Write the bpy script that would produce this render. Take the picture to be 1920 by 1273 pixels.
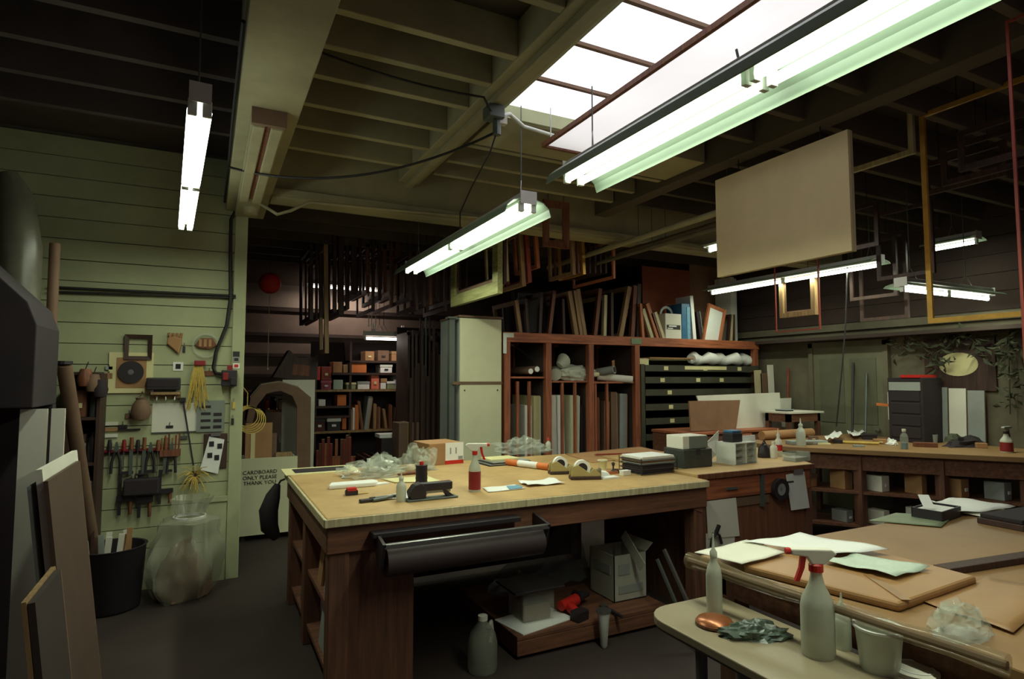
import bpy, bmesh, math, random
from mathutils import Vector, Matrix, noise
for _o in list(bpy.data.objects): bpy.data.objects.remove(_o)
SC = bpy.context.scene; COL = SC.collection
# ---------------------------------------------------------------- camera, world, exposure
FPX, EYE, YAW = 1130.0, 1.6, math.radians(26.8)
PITCH = math.atan((710 - 636.5) / FPX)
cd = bpy.data.cameras.new('camera'); cam = bpy.data.objects.new('camera', cd); COL.objects.link(cam)
cd.sensor_fit = 'HORIZONTAL'; cd.sensor_width = 36.0; cd.lens = 36.0 * FPX / 1920; cd.clip_start = 0.02
cam.location = (0, 0, EYE); cam.rotation_euler = (math.pi / 2 + PITCH, 0, -YAW); SC.camera = cam
wd = bpy.data.worlds.new('world'); SC.world = wd; wd.use_nodes = True
wd.node_tree.nodes['Background'].inputs[0].default_value = (1.0, 0.76, 0.72, 1)
wd.node_tree.nodes['Background'].inputs[1].default_value = 0.09
SC.view_settings.view_transform = 'Standard'; SC.view_settings.look = 'None'
SC.view_settings.gamma = 1.0; SC.view_settings.use_curve_mapping = False
SC.view_settings.exposure = 0.0
TUBE_POWER = 8.0; LAMP_WATTS = 24.0; SKY_POWER = 1.45   # watts per 2.4 m twin fixture
# ---------------------------------------------------------------- picture point -> place on a known plane
_f = Vector((math.sin(YAW)*math.cos(PITCH), math.cos(YAW)*math.cos(PITCH), math.sin(PITCH)))
_r = Vector((math.cos(YAW), -math.sin(YAW), 0)); _u = Vector((-math.sin(YAW)*math.sin(PITCH), -math.cos(YAW)*math.sin(PITCH), math.cos(PITCH)))
def ray(x, y): return _f + _r*((x-960)/FPX) + _u*((636.5-y)/FPX)
def onz(x, y, z): d = ray(x, y); return Vector((0,0,EYE)) + d*((z-EYE)/d.z)
def ony(x, y, Y): d = ray(x, y); return Vector((0,0,EYE)) + d*(Y/d.y)
def onx(x, y, X): d = ray(x, y); return Vector((0,0,EYE)) + d*(X/d.x)
# ---------------------------------------------------------------- materials
def L(r, g, b):
    return tuple((c/255/12.92 if c/255 <= .04045 else ((c/255+.055)/1.055)**2.4) for c in (r, g, b)) + (1.0,)
MATS = {}
def mat(name, rgb, rough=.6, var=.25, scale=6, stretch=(1,1,1), metal=0, alpha=1, trans=0, bump=.0, emit=0, dark=None, coat=0):
    if name in MATS: return MATS[name]
    m = bpy.data.materials.new(name); m.use_nodes = True; nt = m.node_tree; b = nt.nodes['Principled BSDF']
    c = L(*rgb)
    b.inputs['Base Color'].default_value = c; b.inputs['Roughness'].default_value = rough; b.inputs['Metallic'].default_value = metal
    b.inputs['Alpha'].default_value = alpha; b.inputs['Transmission Weight'].default_value = trans
    if coat: b.inputs['Coat Weight'].default_value = coat
    if emit:
        b.inputs['Emission Color'].default_value = c; b.inputs['Emission Strength'].default_value = emit
        b.inputs['Base Color'].default_value = (.8,.8,.8,1)
    elif var:
        tc = nt.nodes.new('ShaderNodeTexCoord'); mp = nt.nodes.new('ShaderNodeMapping'); mp.inputs['Scale'].default_value = stretch
        nz = nt.nodes.new('ShaderNodeTexNoise'); nz.inputs['Scale'].default_value = scale; nz.inputs['Detail'].default_value = 6; nz.inputs['Roughness'].default_value = .65
        rp = nt.nodes.new('ShaderNodeValToRGB')
        d = L(*dark) if dark else tuple(v*(1-var) for v in c[:3]) + (1,)
        rp.color_ramp.elements[0].position = .32; rp.color_ramp.elements[1].position = .68
        rp.color_ramp.elements[0].color = d; rp.color_ramp.elements[1].color = tuple(min(1, v*(1+var*.35)) for v in c[:3]) + (1,)
        l = nt.links.new
        l(tc.outputs['Object'], mp.inputs[0]); l(mp.outputs[0], nz.inputs['Vector']); l(nz.outputs[0], rp.inputs[0]); l(rp.outputs[0], b.inputs['Base Color'])
        if bump:
            bp = nt.nodes.new('ShaderNodeBump'); bp.inputs['Strength'].default_value = bump; bp.inputs['Distance'].default_value = .01
            l(nz.outputs[0], bp.inputs['Height']); l(bp.outputs[0], b.inputs['Normal'])
    MATS[name] = m; return m
def wood(name, rgb, dark, scale=5, ax='x', rough=.6):
    s = {'x': (.6,9,9), 'y': (9,.6,9), 'z': (9,9,.6)}[ax]
    return mat(name, rgb, rough, .3, scale, s, bump=.15, dark=dark)
PAINT = mat('wall_paint', (178,183,143), .7, .16, 2.2, bump=.05)
PAINT2 = mat('wall_paint_dark', (112,106,86), .8, .35, 2.0, bump=.05)  # darker, mottled wall paint
CEILP = mat('ceiling_paint', (166,160,124), .8, .2, 2.5, bump=.05)
CEILD = mat('ceiling_dim', (78,67,62), .9, .3, 2.5)  # darker colour stands in for the dimness of the left ceiling
CEILM = mat('ceiling_deck', (92,82,66), .9, .25, 2.5)
FLOOR = mat('floor_concrete', (56,45,41), .75, .35, 1.6, bump=.05)
BACKW = mat('back_wall', (120,102,90), .85, .3, 1.5)
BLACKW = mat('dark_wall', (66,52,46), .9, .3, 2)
RACKW = wood('rack_wood', (184,108,70), (118,64,42), 4, 'x')
RACKZ = wood('rack_wood_upright', (170,98,64), (106,58,38), 4, 'z')
BENCHW = wood('bench_wood', (128,84,60), (84,54,40), 4, 'x')
BENCHZ = wood('bench_wood_upright', (118,78,58), (78,52,40), 4, 'z')
TOPB = mat('table_hardboard', (196,164,110), .55, .14, 3.5, dark=(172,140,92))
TOPK = mat('table_kraft', (150,116,76), .55, .16, 3.0)
KRAFT = mat('kraft_paper', (164,124,80), .45, .15, 3.0)
CARD = mat('cardboard', (170,128,86), .8, .15, 5)
CARDD = mat('cardboard_dark', (118,92,72), .8, .2, 5)
WHITE = mat('white_card', (226,224,208), .7, .06, 4)
PAPER = mat('paper_white', (236,238,232), .7, .04, 6)
CREAM = mat('cream_paper', (222,214,160), .7, .08, 6)
GREYP = mat('grey_paper', (150,156,150), .7, .12, 6)
METAL = mat('painted_metal', (214,220,208), .4, .08, 6)
CHAN = mat('lamp_channel', (205,204,196), .45, .12, 5)
STEEL = mat('steel', (170,172,170), .3, .1, 8, metal=.9)
CABW = mat('cabinet_cream', (208,208,172), .6, .07, 4)
GSTEEL = mat('grey_steel', (96,104,98), .45, .2, 5, metal=.3)
BLACK = mat('black_plastic', (44,38,42), .5, .2, 6)
BLKM = mat('black_matte', (46,37,41), .85, .3, 4)
RED = mat('red_plastic', (206,44,36), .4, .12, 6)
REDD = mat('red_label', (140,32,36), .5, .2, 9)
BLUE = mat('blue_print', (56,110,150), .5, .2, 9)
ORANGE = mat('orange_box', (214,120,60), .7, .15, 8)
YEL = mat('yellow_straw', (206,178,88), .7, .25, 12)
CLEAR = mat('clear_plastic', (214,222,206), .12, .1, 8, alpha=.24)
MILKY = mat('milky_plastic', (206,212,192), .35, .06, 6, alpha=.82)
GLASS = mat('glass_pane', (200,210,200), .06, 0, alpha=.16)
CABLE = mat('cable_rubber', (30,27,26), .6, .1, 8)
GREENP = mat('green_leaf', (70,74,52), .8, .3, 10)
TUBE = mat('fluorescent_tube', (244,255,236), emit=TUBE_POWER)
TUBEF = mat('fluorescent_tube_far', (255,238,225), emit=TUBE_POWER*.8)
REFL = mat('reflector_enamel', (150,170,146), .4, .03, 6)
SKYP = mat('skylight_pane', (247,247,255), emit=SKY_POWER)
SKYB = mat('skylight_clear_pane', (250,250,255), emit=SKY_POWER*2.0)
W_DARK = wood('frame_dark', (74,48,38), (44,30,26), 5, 'z')
W_BRN = wood('frame_brown', (132,80,52), (88,52,36), 5, 'z')
W_TAN = wood('frame_tan', (170,138,94), (120,94,62), 5, 'z')
W_PALE = wood('frame_pale', (206,196,156), (168,156,120), 5, 'z')
W_GOLD = mat('frame_gold', (206,158,70), .35, .25, 12, metal=.45)
W_RED = wood('frame_red', (164,70,52), (112,44,36), 5, 'z')
W_GREEN = wood('frame_green_gilt', (158,160,104), (116,112,66), 5, 'x')
W_ORG = wood('frame_orange', (196,122,78), (150,84,52), 5, 'z')
# ---------------------------------------------------------------- mesh builder
class MB:
    def __init__(s): s.v = []; s.f = []
    def add(s, vs, fs):
        n = len(s.v); s.v += [tuple(p) for p in vs]; s.f += [tuple(i+n for i in q) for q in fs]; return s
    def box(s, x0, x1, y0, y1, z0, z1):
        return s.hexa([(x0,y0,z0),(x1,y0,z0),(x1,y1,z0),(x0,y1,z0),(x0,y0,z1),(x1,y0,z1),(x1,y1,z1),(x0,y1,z1)])
    def hexa(s, p): return s.add(p, [(0,3,2,1),(4,5,6,7),(0,1,5,4),(1,2,6,5),(2,3,7,6),(3,0,4,7)])
    def bar(s, a, b, w, d, up=(0,0,1)):
        a = Vector(a); b = Vector(b); t = (b-a).normalized(); u = Vector(up)
        if abs(t.dot(u)) > .97: u = Vector((0,1,0))
        x = t.cross(u).normalized()*w/2; y = x.cross(t).normalized()*d/2
        return s.hexa([a-x-y, a+x-y, a+x+y, a-x+y, b-x-y, b+x-y, b+x+y, b-x+y])
    def tube(s, pts, r, n=8, caps=True):
        pts = [Vector(p) for p in pts]; rings = []
        rr = r if isinstance(r, (list, tuple)) else [r]*len(pts)
        u = None
        for i, p in enumerate(pts):
            t = (pts[min(i+1, len(pts)-1)] - pts[max(i-1, 0)])
            t = t.normalized() if t.length > 1e-9 else Vector((0,0,1))
            if u is None:
                u = Vector((0,0,1)) if abs(t.z) < .9 else Vector((1,0,0))
            u = (u - t*u.dot(t)).normalized(); w = t.cross(u)
            rings.append([p + (u*math.cos(2*math.pi*k/n) + w*math.sin(2*math.pi*k/n))*rr[i] for k in range(n)])
        vs = [q for g in rings for q in g]; fs = []
        for i in range(len(pts)-1):
            for k in range(n):
                fs.append((i*n+k, i*n+(k+1)%n, (i+1)*n+(k+1)%n, (i+1)*n+k))
        if caps: fs.append(tuple(range(n-1,-1,-1))); fs.append(tuple((len(pts)-1)*n+k for k in range(n)))
        return s.add(vs, fs)
    def lathe(s, prof, c=(0,0,0), n=20):
        c = Vector(c); vs = []; fs = []
        for r, z in prof:
            vs += [(c.x+r*math.cos(2*math.pi*k/n), c.y+r*math.sin(2*math.pi*k/n), c.z+z) for k in range(n)]
        m = len(prof)
        for i in range(m-1):
            for k in range(n): fs.append((i*n+k, i*n+(k+1)%n, (i+1)*n+(k+1)%n, (i+1)*n+k))
        if prof[0][0] > 1e-4: fs.append(tuple(range(n-1,-1,-1)))
        if prof[-1][0] > 1e-4: fs.append(tuple((m-1)*n+k for k in range(n)))
        return s.add(vs, fs)
    def ring(s, c, r0, r1, h, axis='y', n=24):
        vs = []; fs = []; c = Vector(c)
        for k in range(n):
            a = 2*math.pi*k/n
            for r, q in ((r0,-h/2),(r1,-h/2),(r1,h/2),(r0,h/2)):
                e = (r*math.cos(a), q, r*math.sin(a)) if axis == 'y' else ((q, r*math.cos(a), r*math.sin(a)) if axis == 'x' else (r*math.cos(a), r*math.sin(a), q))
                vs.append(c + Vector(e))
        for k in range(n):
            j = (k+1) % n
            for e in range(4): fs.append((k*4+e, k*4+(e+1)%4, j*4+(e+1)%4, j*4+e))
        return s.add(vs, fs)
    def prism(s, poly, axis, a, b):
        # poly: 2d outline; axis: the extrusion axis
        def P(u, v, t): return {'x': (t,u,v), 'y': (u,t,v), 'z': (u,v,t)}[axis]
        n = len(poly); vs = [P(u,v,a) for u,v in poly] + [P(u,v,b) for u,v in poly]
        fs = [tuple(range(n-1,-1,-1)), tuple(range(n,2*n))] + [(k,(k+1)%n,n+(k+1)%n,n+k) for k in range(n)]
        return s.add(vs, fs)
    def grid(s, fn, nu, nv):
        vs = [fn(i/nu, j/nv) for j in range(nv+1) for i in range(nu+1)]
        return s.add(vs, [(j*(nu+1)+i, j*(nu+1)+i+1, (j+1)*(nu+1)+i+1, (j+1)*(nu+1)+i) for j in range(nv) for i in range(nu)])
    def mesh(s, name, smooth=False):
        me = bpy.data.meshes.new(name); me.from_pydata(s.v, [], s.f)
        bm = bmesh.new(); bm.from_mesh(me); bmesh.ops.recalc_face_normals(bm, faces=bm.faces); bm.to_mesh(me); bm.free()
        if smooth: me.polygons.foreach_set('use_smooth', [True]*len(me.polygons))
        return me
    def build(s, name, m, parent=None, smooth=False, bevel=0, solid=0, loc=None, rot=None, label=None, kind=None, auto=False):
        me = s.mesh(name, smooth or auto); me.materials.append(m)
        if auto or smooth: me.set_sharp_from_angle(angle=.8)
        o = bpy.data.objects.new(name, me); COL.objects.link(o)
        if parent: o.parent = parent
        if loc is not None: o.location = loc
        if rot is not None: o.rotation_euler = rot
        if solid: md = o.modifiers.new('s', 'SOLIDIFY'); md.thickness = solid
        if bevel: md = o.modifiers.new('b', 'BEVEL'); md.width = bevel; md.segments = 2; md.limit_method = 'ANGLE'
        if label: o['label'] = label
        if kind: o['kind'] = kind
        return o
def tag(o, label=None, cat=None, group=None, kind=None):
    if label: o['label'] = label
    if cat: o['category'] = cat
    if group: o['group'] = group
    if kind: o['kind'] = kind
    return o
def thing(name, label, cat, loc=(0,0,0), rot=(0,0,0), group=None):
    o = bpy.data.objects.new(name, None); o.empty_display_size = .05; COL.objects.link(o); o.location = loc
    o.rotation_euler = rot if isinstance(rot, (tuple, list)) else (0,0,rot)
    return tag(o, label, cat, group)
def dup(o, loc=None, rot=None, label=None, group=None, parent=None):
    c = o.copy(); COL.objects.link(c)
    if parent: c.parent = parent
    if loc is not None: c.location = loc
    if rot is not None: c.rotation_euler = rot
    if label: c['label'] = label
    if group: c['group'] = group
    for ch in list(o.children): dup(ch, parent=c)
    return c
def lettering(text, size, m, parent, loc, rot, name='lettering', shear=0):
    cu = bpy.data.curves.new('t', 'FONT'); cu.body = text; cu.size = size; cu.align_x = 'CENTER'; cu.extrude = .0006; cu.shear = shear; cu.resolution_u = 2
    t = bpy.data.objects.new('t', cu); COL.objects.link(t); bpy.context.view_layer.update()
    me = bpy.data.meshes.new_from_object(t.evaluated_get(bpy.context.evaluated_depsgraph_get())); bpy.data.objects.remove(t)
    me.materials.clear(); me.materials.append(m)
    o = bpy.data.objects.new(name, me); COL.objects.link(o); o.parent = parent; o.location = loc; o.rotation_euler = rot
    return o
def struct(o, label=None): o['kind'] = 'structure'; 
ORD = ['leftmost','second','third','fourth','fifth','sixth','seventh','eighth','ninth','tenth','eleventh','twelfth','thirteenth','fourteenth','fifteenth','sixteenth','seventeenth','eighteenth']
def nth(i, n): return 'leftmost' if i == 0 else ('rightmost' if i == n-1 else ORD[i] + ' from left')
# ---------------------------------------------------------------- the room shell
CEIL, JB = 3.45, 3.25
RX, BY = 7.15, 9.7
fl = MB().box(-2.6, RX+.15, -1.2, BY+.15, -.1, 0).build('floor', FLOOR); struct(fl)
# partition wall of painted boards on the left, each board a piece
WY = 5.45
wl = MB().box(-2.6, .20, WY+.03, WY+.16, 0, CEIL).build('wall_left', PAINT2); struct(wl)
bp = .1555; nb = int(CEIL/bp)
bme = None
for k in range(nb):
    b = MB().box(-2.6, .175, WY+.004*(k % 3 == 0), WY+.03, k*bp, k*bp+bp-.006).build('plank', PAINT, wl)
MB().box(.175, .27, WY-.022, WY+.17, 0, 2.99).build('corner_post', PAINT, wl, bevel=.004)
MB().box(.02, .172, WY-.018, WY-.001, 0, .62).build('lower_board', PAINT, wl)
MB().box(.0, .176, WY-.03, WY-.012, .62, .66).build('ledge', PAINT, wl)
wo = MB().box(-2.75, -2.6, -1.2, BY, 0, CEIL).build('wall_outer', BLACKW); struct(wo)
wb = MB().box(-2.6, RX+.15, BY, BY+.15, 0, CEIL).build('wall_back', BACKW); struct(wb)
for z in (1.36, 1.62, 1.93, 2.24, 2.62): MB().box(-2.5, 3.9, BY-.05, BY, z, z+.05).build('batten', BLACKW, wb)
MB().box(.3, 3.0, BY-.03, BY, 2.68, 3.02).build('glow_strip', mat('glow_strip', (150,134,120), .8, .2, 2), wb)  # paler strip on the back wall, the hidden lamp's glow put into colour
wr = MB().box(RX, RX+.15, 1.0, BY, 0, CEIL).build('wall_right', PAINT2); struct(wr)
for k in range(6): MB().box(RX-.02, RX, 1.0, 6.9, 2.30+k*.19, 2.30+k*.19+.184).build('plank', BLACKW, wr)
# a divider behind the wooden rack
wm = MB().box(3.55, RX, 6.95, 7.05, 0, 2.75).build('wall_middle', BLACKW); struct(wm)
# ceiling: deck with an opening for the skylight, joists and beams as pieces
SX0, SX1, SY0, SY1 = 1.58, 2.72, .4, 3.33
ce = MB().box(.3, SX0, -1.2, BY, CEIL, CEIL+.08).box(SX1, RX+.15, -1.2, BY, CEIL, CEIL+.08).box(SX0, SX1, SY1, BY, CEIL, CEIL+.08).box(SX0, SX1, -1.2, SY0, CEIL, CEIL+.08).build('ceiling', CEILM); struct(ce)
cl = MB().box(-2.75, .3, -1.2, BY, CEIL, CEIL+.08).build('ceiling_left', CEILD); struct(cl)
for k in range(9):
    y = 1.05 + k*.42
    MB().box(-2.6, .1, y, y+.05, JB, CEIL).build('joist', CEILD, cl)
ys = [1.0, 1.4, 1.8, 2.2, 2.66, 2.98, 3.31, 3.69, 4.05, 4.46]
for y in ys:
    MB().box(.40, 1.38, y, y+.05, JB, CEIL).build('joist', CEILP, ce, bevel=.004)
for y in [3.85, 4.2, 4.52]:
    MB().box(1.58, 3.35, y, y+.05, JB, CEIL).build('joist', CEILP, ce, bevel=.004)
for y in [.9, 1.3, 1.7, 2.1, 2.5, 2.9, 3.3, 3.7, 4.1, 4.5]:
    MB().box(3.5, RX, y, y+.05, JB, CEIL).build('joist', CEILM, ce, bevel=.004)
for y in [5.5, 6.0, 6.5, 7.0, 7.5, 8.0, 8.5, 9.0]:
    MB().box(.3, RX, y, y+.05, JB, CEIL).build('joist', CEILM, ce)
MB().box(.10, .40, -1.2, 5.62, 2.99, CEIL).build('beam', CEILP, ce, bevel=.006)
MB().box(1.38, 1.56, -1.2, 4.85, 3.245, CEIL).build('beam', CEILP, ce, bevel=.006)
MB().box(1.44, 1.50, -1.2, 4.85, 3.205, 3.245).build('beam_strip', CEILP, ce, bevel=.003)
MB().box(3.36, 3.50, -1.2, 4.85, 3.2, CEIL).build('beam', CEILM, ce, bevel=.006)
MB().box(.40, RX, 4.85, 5.05, 2.98, CEIL).build('beam', CEILP, ce, bevel=.006)
MB().box(.40, RX, 4.82, 4.85, 3.0, 3.05).build('beam_strip', CEILP, ce, bevel=.003)
MB().box(1.58, 3.34, 3.35, 3.80, JB-.01, CEIL).build('skylight_header', CEILP, ce, bevel=.004)
MB().box(2.74, 2.80, .3, 3.35, JB-.01, CEIL).build('skylight_side', CEILP, ce, bevel=.004)
for y in [.9,1.3,1.7,2.1,2.5,2.9]: MB().box(2.8, 3.36, y, y+.05, JB, CEIL).build('joist', CEILM, ce, bevel=.004)
# skylight: panes between glazing bars, each pane a piece
sk = MB().box(SX0-.02, SX0, SY0, SY1+.02, 3.25, CEIL).box(SX1, SX1+.02, SY0, SY1+.02, 3.25, CEIL).box(SX0, SX1, SY1, SY1+.02, 3.25, CEIL).build('window_1', PAINT); struct(sk)
e = SY1
k = 0
while e > SY0+.3:
    a = e-.405
    MB().box(SX0, SX1, a+.012, e-.012, 3.33, 3.345).build('pane', SKYP, sk)
    MB().box(SX0, SX1, a-.012, a+.012, 3.31, 3.35).build('glazing_bar', CARDD, sk)
    for j, (x0, x1) in enumerate(((1.62,1.95),) if k in (1,3,4) else ()):
        MB().box(x0, x1, a+.02, a+.02+(.16 if k == 3 else .09), 3.322, 3.329).build('clear_pane', SKYB, sk)
    e = a; k += 1
MB().box(SX0, SX1, SY0, e-.012, 3.33, 3.345).build('pane', SKYP, sk)
# white diffuser panel hung under the skylight in a thin timber frame
def diffuser():
    m = bpy.data.materials.new('diffuser'); m.use_nodes = True; nt = m.node_tree; nt.nodes.clear()
    o = nt.nodes.new('ShaderNodeOutputMaterial'); d = nt.nodes.new('ShaderNodeBsdfDiffuse'); t = nt.nodes.new('ShaderNodeBsdfTranslucent'); x = nt.nodes.new('ShaderNodeMixShader')
    nz = nt.nodes.new('ShaderNodeTexNoise'); nz.inputs['Scale'].default_value = 3; rp = nt.nodes.new('ShaderNodeValToRGB')
    rp.color_ramp.elements[0].color = (.86,.84,.8,1); rp.color_ramp.elements[1].color = (.95,.93,.9,1)
    nt.links.new(nz.outputs[0], rp.inputs[0]); nt.links.new(rp.outputs[0], d.inputs[0]); nt.links.new(rp.outputs[0], t.inputs[0])
    x.inputs[0].default_value = .75; nt.links.new(d.outputs[0], x.inputs[1]); nt.links.new(t.outputs[0], x.inputs[2]); nt.links.new(x.outputs[0], o.inputs[0])
    return m
t = thing('diffuser_panel', 'white translucent panel in a thin timber frame hung under the skylight', 'panel', (1.88, .9, 3.1))
MB().grid(lambda u, v: (.02+u*.72, v*2.4, .0), 2, 4).build('sheet', diffuser(), t)
for x in (0, .74): MB().box(x, x+.022, 0, 2.4, -.014, .014).build('frame_bar', W_BRN, t)
for y in (0, 2.38): MB().box(.022, .74, y, y+.022, -.014, .014).build('frame_bar', W_BRN, t)
for x, y in ((.01,.05),(.75,.05),(.01,2.3),(.75,2.3)): MB().tube([(x,y,.01),(x,y,.21)], .004, 5).build('hanger', STEEL, t)
# ---------------------------------------------------------------- door in the right wall
d1 = MB().box(RX-.05, RX-.005, 4.36, 5.28, 0, 2.0).build('door_1', mat('door_paint', (112,112,88), .6, .25, 2)); struct(d1)
for y in (4.30, 5.28): MB().box(RX-.07, RX-.004, y, y+.06, 0, 2.06).build('door_jamb', PAINT2, d1)
MB().box(RX-.07, RX-.004, 4.30, 5.34, 2.0, 2.07).build('door_head', PAINT2, d1)
for (a, b) in ((4.45,4.78),(4.86,5.19)):
    for (z0, z1) in ((.2,.9),(1.05,1.85)): MB().box(RX-.058, RX-.048, a, b, z0, z1).build('door_panel', mat('door_paint2', (100,100,80), .6, .25, 2), d1, bevel=.003)
MB().lathe([(.0,0),(.028,.005),(.03,.03),(.012,.045),(.012,.06)], (0,0,0), 12).build('door_knob', STEEL, d1, True, loc=(RX-.11, 4.44, 1.0), rot=(0,math.pi/2,0))
# high shelf board along the right wall
t1 = MB().box(RX-.3, RX, 1.2, 6.9, 2.08, 2.12).build('trim_1', BLACKW); struct(t1)
t2 = MB().box(RX-.06, RX, 1.2, 6.9, 2.2, 2.28).build('trim_2', PAINT2); struct(t2)
# ---------------------------------------------------------------- lamps
def lamp(label, a, b, z, sections=2, lit=True, wing=True, tubem=None, top=CEIL, chains=(.12,.88), group='fluorescent lamps', ntube=2, single=False, pitchz=0, name='fluorescent_lamp', cw=.052, roll=0, glow=1.0, tsp=.042, hue=(.92,1.0,.74)):
    a = Vector((a[0], a[1], z)); b = Vector((b[0], b[1], z+pitchz)); ln = (b-a).length
    dv = b-a; ang = math.atan2(dv.y, dv.x) - math.pi/2
    t = thing(name, label, 'lamp', a, (math.atan2(pitchz, ln), roll, ang), group)
    MB().prism([(-cw,.03),(cw,.03),(cw*.8,.095),(-cw*.8,.095)], 'y', 0, ln).build('channel', CHAN, t, bevel=.003)
    for y in (-.004, ln): MB().box(-cw-.004, cw+.004, y, y+.004, .02, .1).build('end_plate', CHAN, t)
    if wing:
        for s in (-1, 1):
            P = [(s*cw,.05),(s*(cw+.05),.035),(s*(cw+.09),.0),(s*(cw+.105),-.045)] if ntube == 2 else [(s*cw,.05),(s*(cw+.04),.044),(s*(cw+.08),.034),(s*(cw+.1),.018)]
            Q = [(x+s*.003, zz+.004) for x, zz in reversed(P)]
            MB().prism(P+Q, 'y', .0, ln).build('reflector_wing', REFL, t)
    sl = ln/sections
    xs = [0] if ntube == 1 else [-tsp, tsp]
    for k in range(sections):
        for x in xs:
            MB().tube([(x, k*sl+.03, -.005), (x, (k+1)*sl-.03, -.005)], .019, 12).build('tube', (tubem or TUBE) if lit else MILKY, t, True)
            for y in (k*sl+.008, (k+1)*sl-.03): MB().box(x-.017, x+.017, y, y+.022, -.028, .035).build('socket', METAL, t, bevel=.003)
    if lit:
        ld = bpy.data.lights.new('lamp_light', 'AREA'); ld.shape = 'RECTANGLE'; ld.size = .05 if ntube == 1 else .1; ld.size_y = ln-.06
        ld.energy = LAMP_WATTS*ln/2.4*(.7 if ntube == 1 else 1)*glow; ld.color = hue
        lo = bpy.data.objects.new('lamp_light', ld); COL.objects.link(lo); lo.parent = t; lo.location = (0, ln/2, -.03)
    for c in chains:
        y = c*ln
        zt = top - (z + pitchz*c)
        if zt > .15:
            MB().tube([(-.03,y-.05,.095),(0,y,.2),(.03,y+.05,.095)], .003, 5).build('yoke', STEEL, t)
            MB().tube([(0,y,.19),(0,y,zt)], .004, 5).build('chain', GSTEEL, t)
    return t
lamp('long twin-tube lamp with wide reflector hanging nearest, under the skylight panel', (1.70,.22), (1.70,2.66), 2.65, top=3.08, chains=(.25,.92), pitchz=0)
lamp('twin-tube lamp hanging over the big work table in front of frames', (1.73,3.2), (1.755,5.68), 2.65, chains=(.04,.9), top=CEIL)
lamp('bare twin-tube lamp without reflector hung before the boarded wall', (-.055,2.6), (-.165,4.75), 2.66, wing=False, top=CEIL, cw=.036, tsp=.026, glow=.6)
lamp('slim lamp under the hanging pale canvas, towards the door', (5.92,3.62), (5.92,5.88), 2.73, chains=(.05,.95), top=CEIL, ntube=1)
lamp('short lamp glowing high on the right inside the gold frame', (6.62,3.1), (6.62,3.56), 2.93, sections=1, ntube=1, chains=(.5,), top=CEIL)
lamp('lamp hanging level near the right wall above the wreath', (5.42,3.15), (6.86,3.15), 2.39, sections=2, ntube=1, chains=(.1,.72), top=CEIL)
lamp('small pinkish-white lamp over the crowded back shelves', tuple(ony(682,648,8.3)[:2]), tuple(ony(782,648,8.3)[:2]), 2.16, sections=1, ntube=1, tubem=TUBEF, chains=(.28,.36), top=CEIL, wing=False, cw=.04, hue=(1,.86,.76), glow=.5)
lamp('half-hidden lamp glowing behind the hanging frames at the back', tuple(ony(574,540,9.3)[:2]), tuple(ony(712,540,9.3)[:2]), 2.98, sections=1, ntube=1, tubem=TUBEF, chains=(.2,.8), top=CEIL, wing=False, hue=(1,.86,.76), glow=1.3)
lamp('lamp almost hidden behind the hanging beige canvas', (4.5,3.15), (4.5,4.5), 2.9, sections=1, ntube=1, chains=(.2,.8), hue=(1,.98,.84), glow=1.6)
# unlit fixture screwed to the underside of the big beam
t = thing('unlit_strip_fixture', 'unlit double-strip lamp fixture screwed under the big painted beam', 'lamp', (.25, 3.3, 2.99))
MB().box(-.085,.085,0,2.1,-.05,0).build('channel', CEILP, t, bevel=.006)
for x in (-.045,.045):
    MB().box(x-.03,x+.03,.05,1.55,-.075,-.05).build('tray', CEILP, t, bevel=.006)
MB().box(-.013,.013,.05,1.5,-.06,-.05).build('groove', W_BRN, t)
MB().box(-.085,.085,-.03,.0,-.085,0).build('end_cap', CARDD, t)
MB().lathe([(.0,-.1),(.05,-.095),(.06,-.06),(.065,-.05)], (.02,1.8,0), 14).build('boss', CEILP, t, True)
# ---------------------------------------------------------------- big work table
TZ = .92
t = thing('work_table', 'big brown work table with a tan hardboard top and wooden apron', 'table', (.56, 3.1, 0))
TW, TD = 2.47, 1.62
MB().box(-.02, TW, -.03, TD, TZ-.035, TZ).build('top', TOPB, t, bevel=.008)
MB().box(-.03, TW, -.042, -.03, TZ-.045, TZ-.004).build('front_edging', W_PALE, t, bevel=.003)
MB().box(-.034, -.02, -.03, TD, TZ-.045, TZ-.004).build('side_edging', W_PALE, t, bevel=.003)
MB().box(-.012, TW, -.014, -.001, .74, TZ-.035).build('front_apron', BENCHW, t, bevel=.004)
MB().box(-.014, -.001, -.001, TD, .74, TZ-.035).build('side_apron', BENCHW, t, bevel=.004)
for x, y in ((.0,.0),(TW-.1,0),(.0,TD-.1),(TW-.1,TD-.1),(0,.8)):
    MB().box(x, x+.1, y, y+.1, 0, TZ-.035).build('leg', BENCHZ, t, bevel=.004)
MB().box(.1, .44, .02, .06, 0, .74).build('front_panel', BENCHZ, t, bevel=.004)
MB().box(.40, .44, .06, TD-.1, 0, .74).build('divider_panel', BENCHZ, t)
for z in (.1,.42): MB().box(.02, .40, .1, TD-.1, z, z+.025).build('shelf', BENCHW, t)
MB().bar((TW-.03,.02,.72),(TW-.35,.02,.86),.05,.04).build('brace', BENCHW, t)
MB().box(.44, TW-.1, TD-.08, TD-.05, .05, .74).build('back_panel', BLACKW, t)
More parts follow.
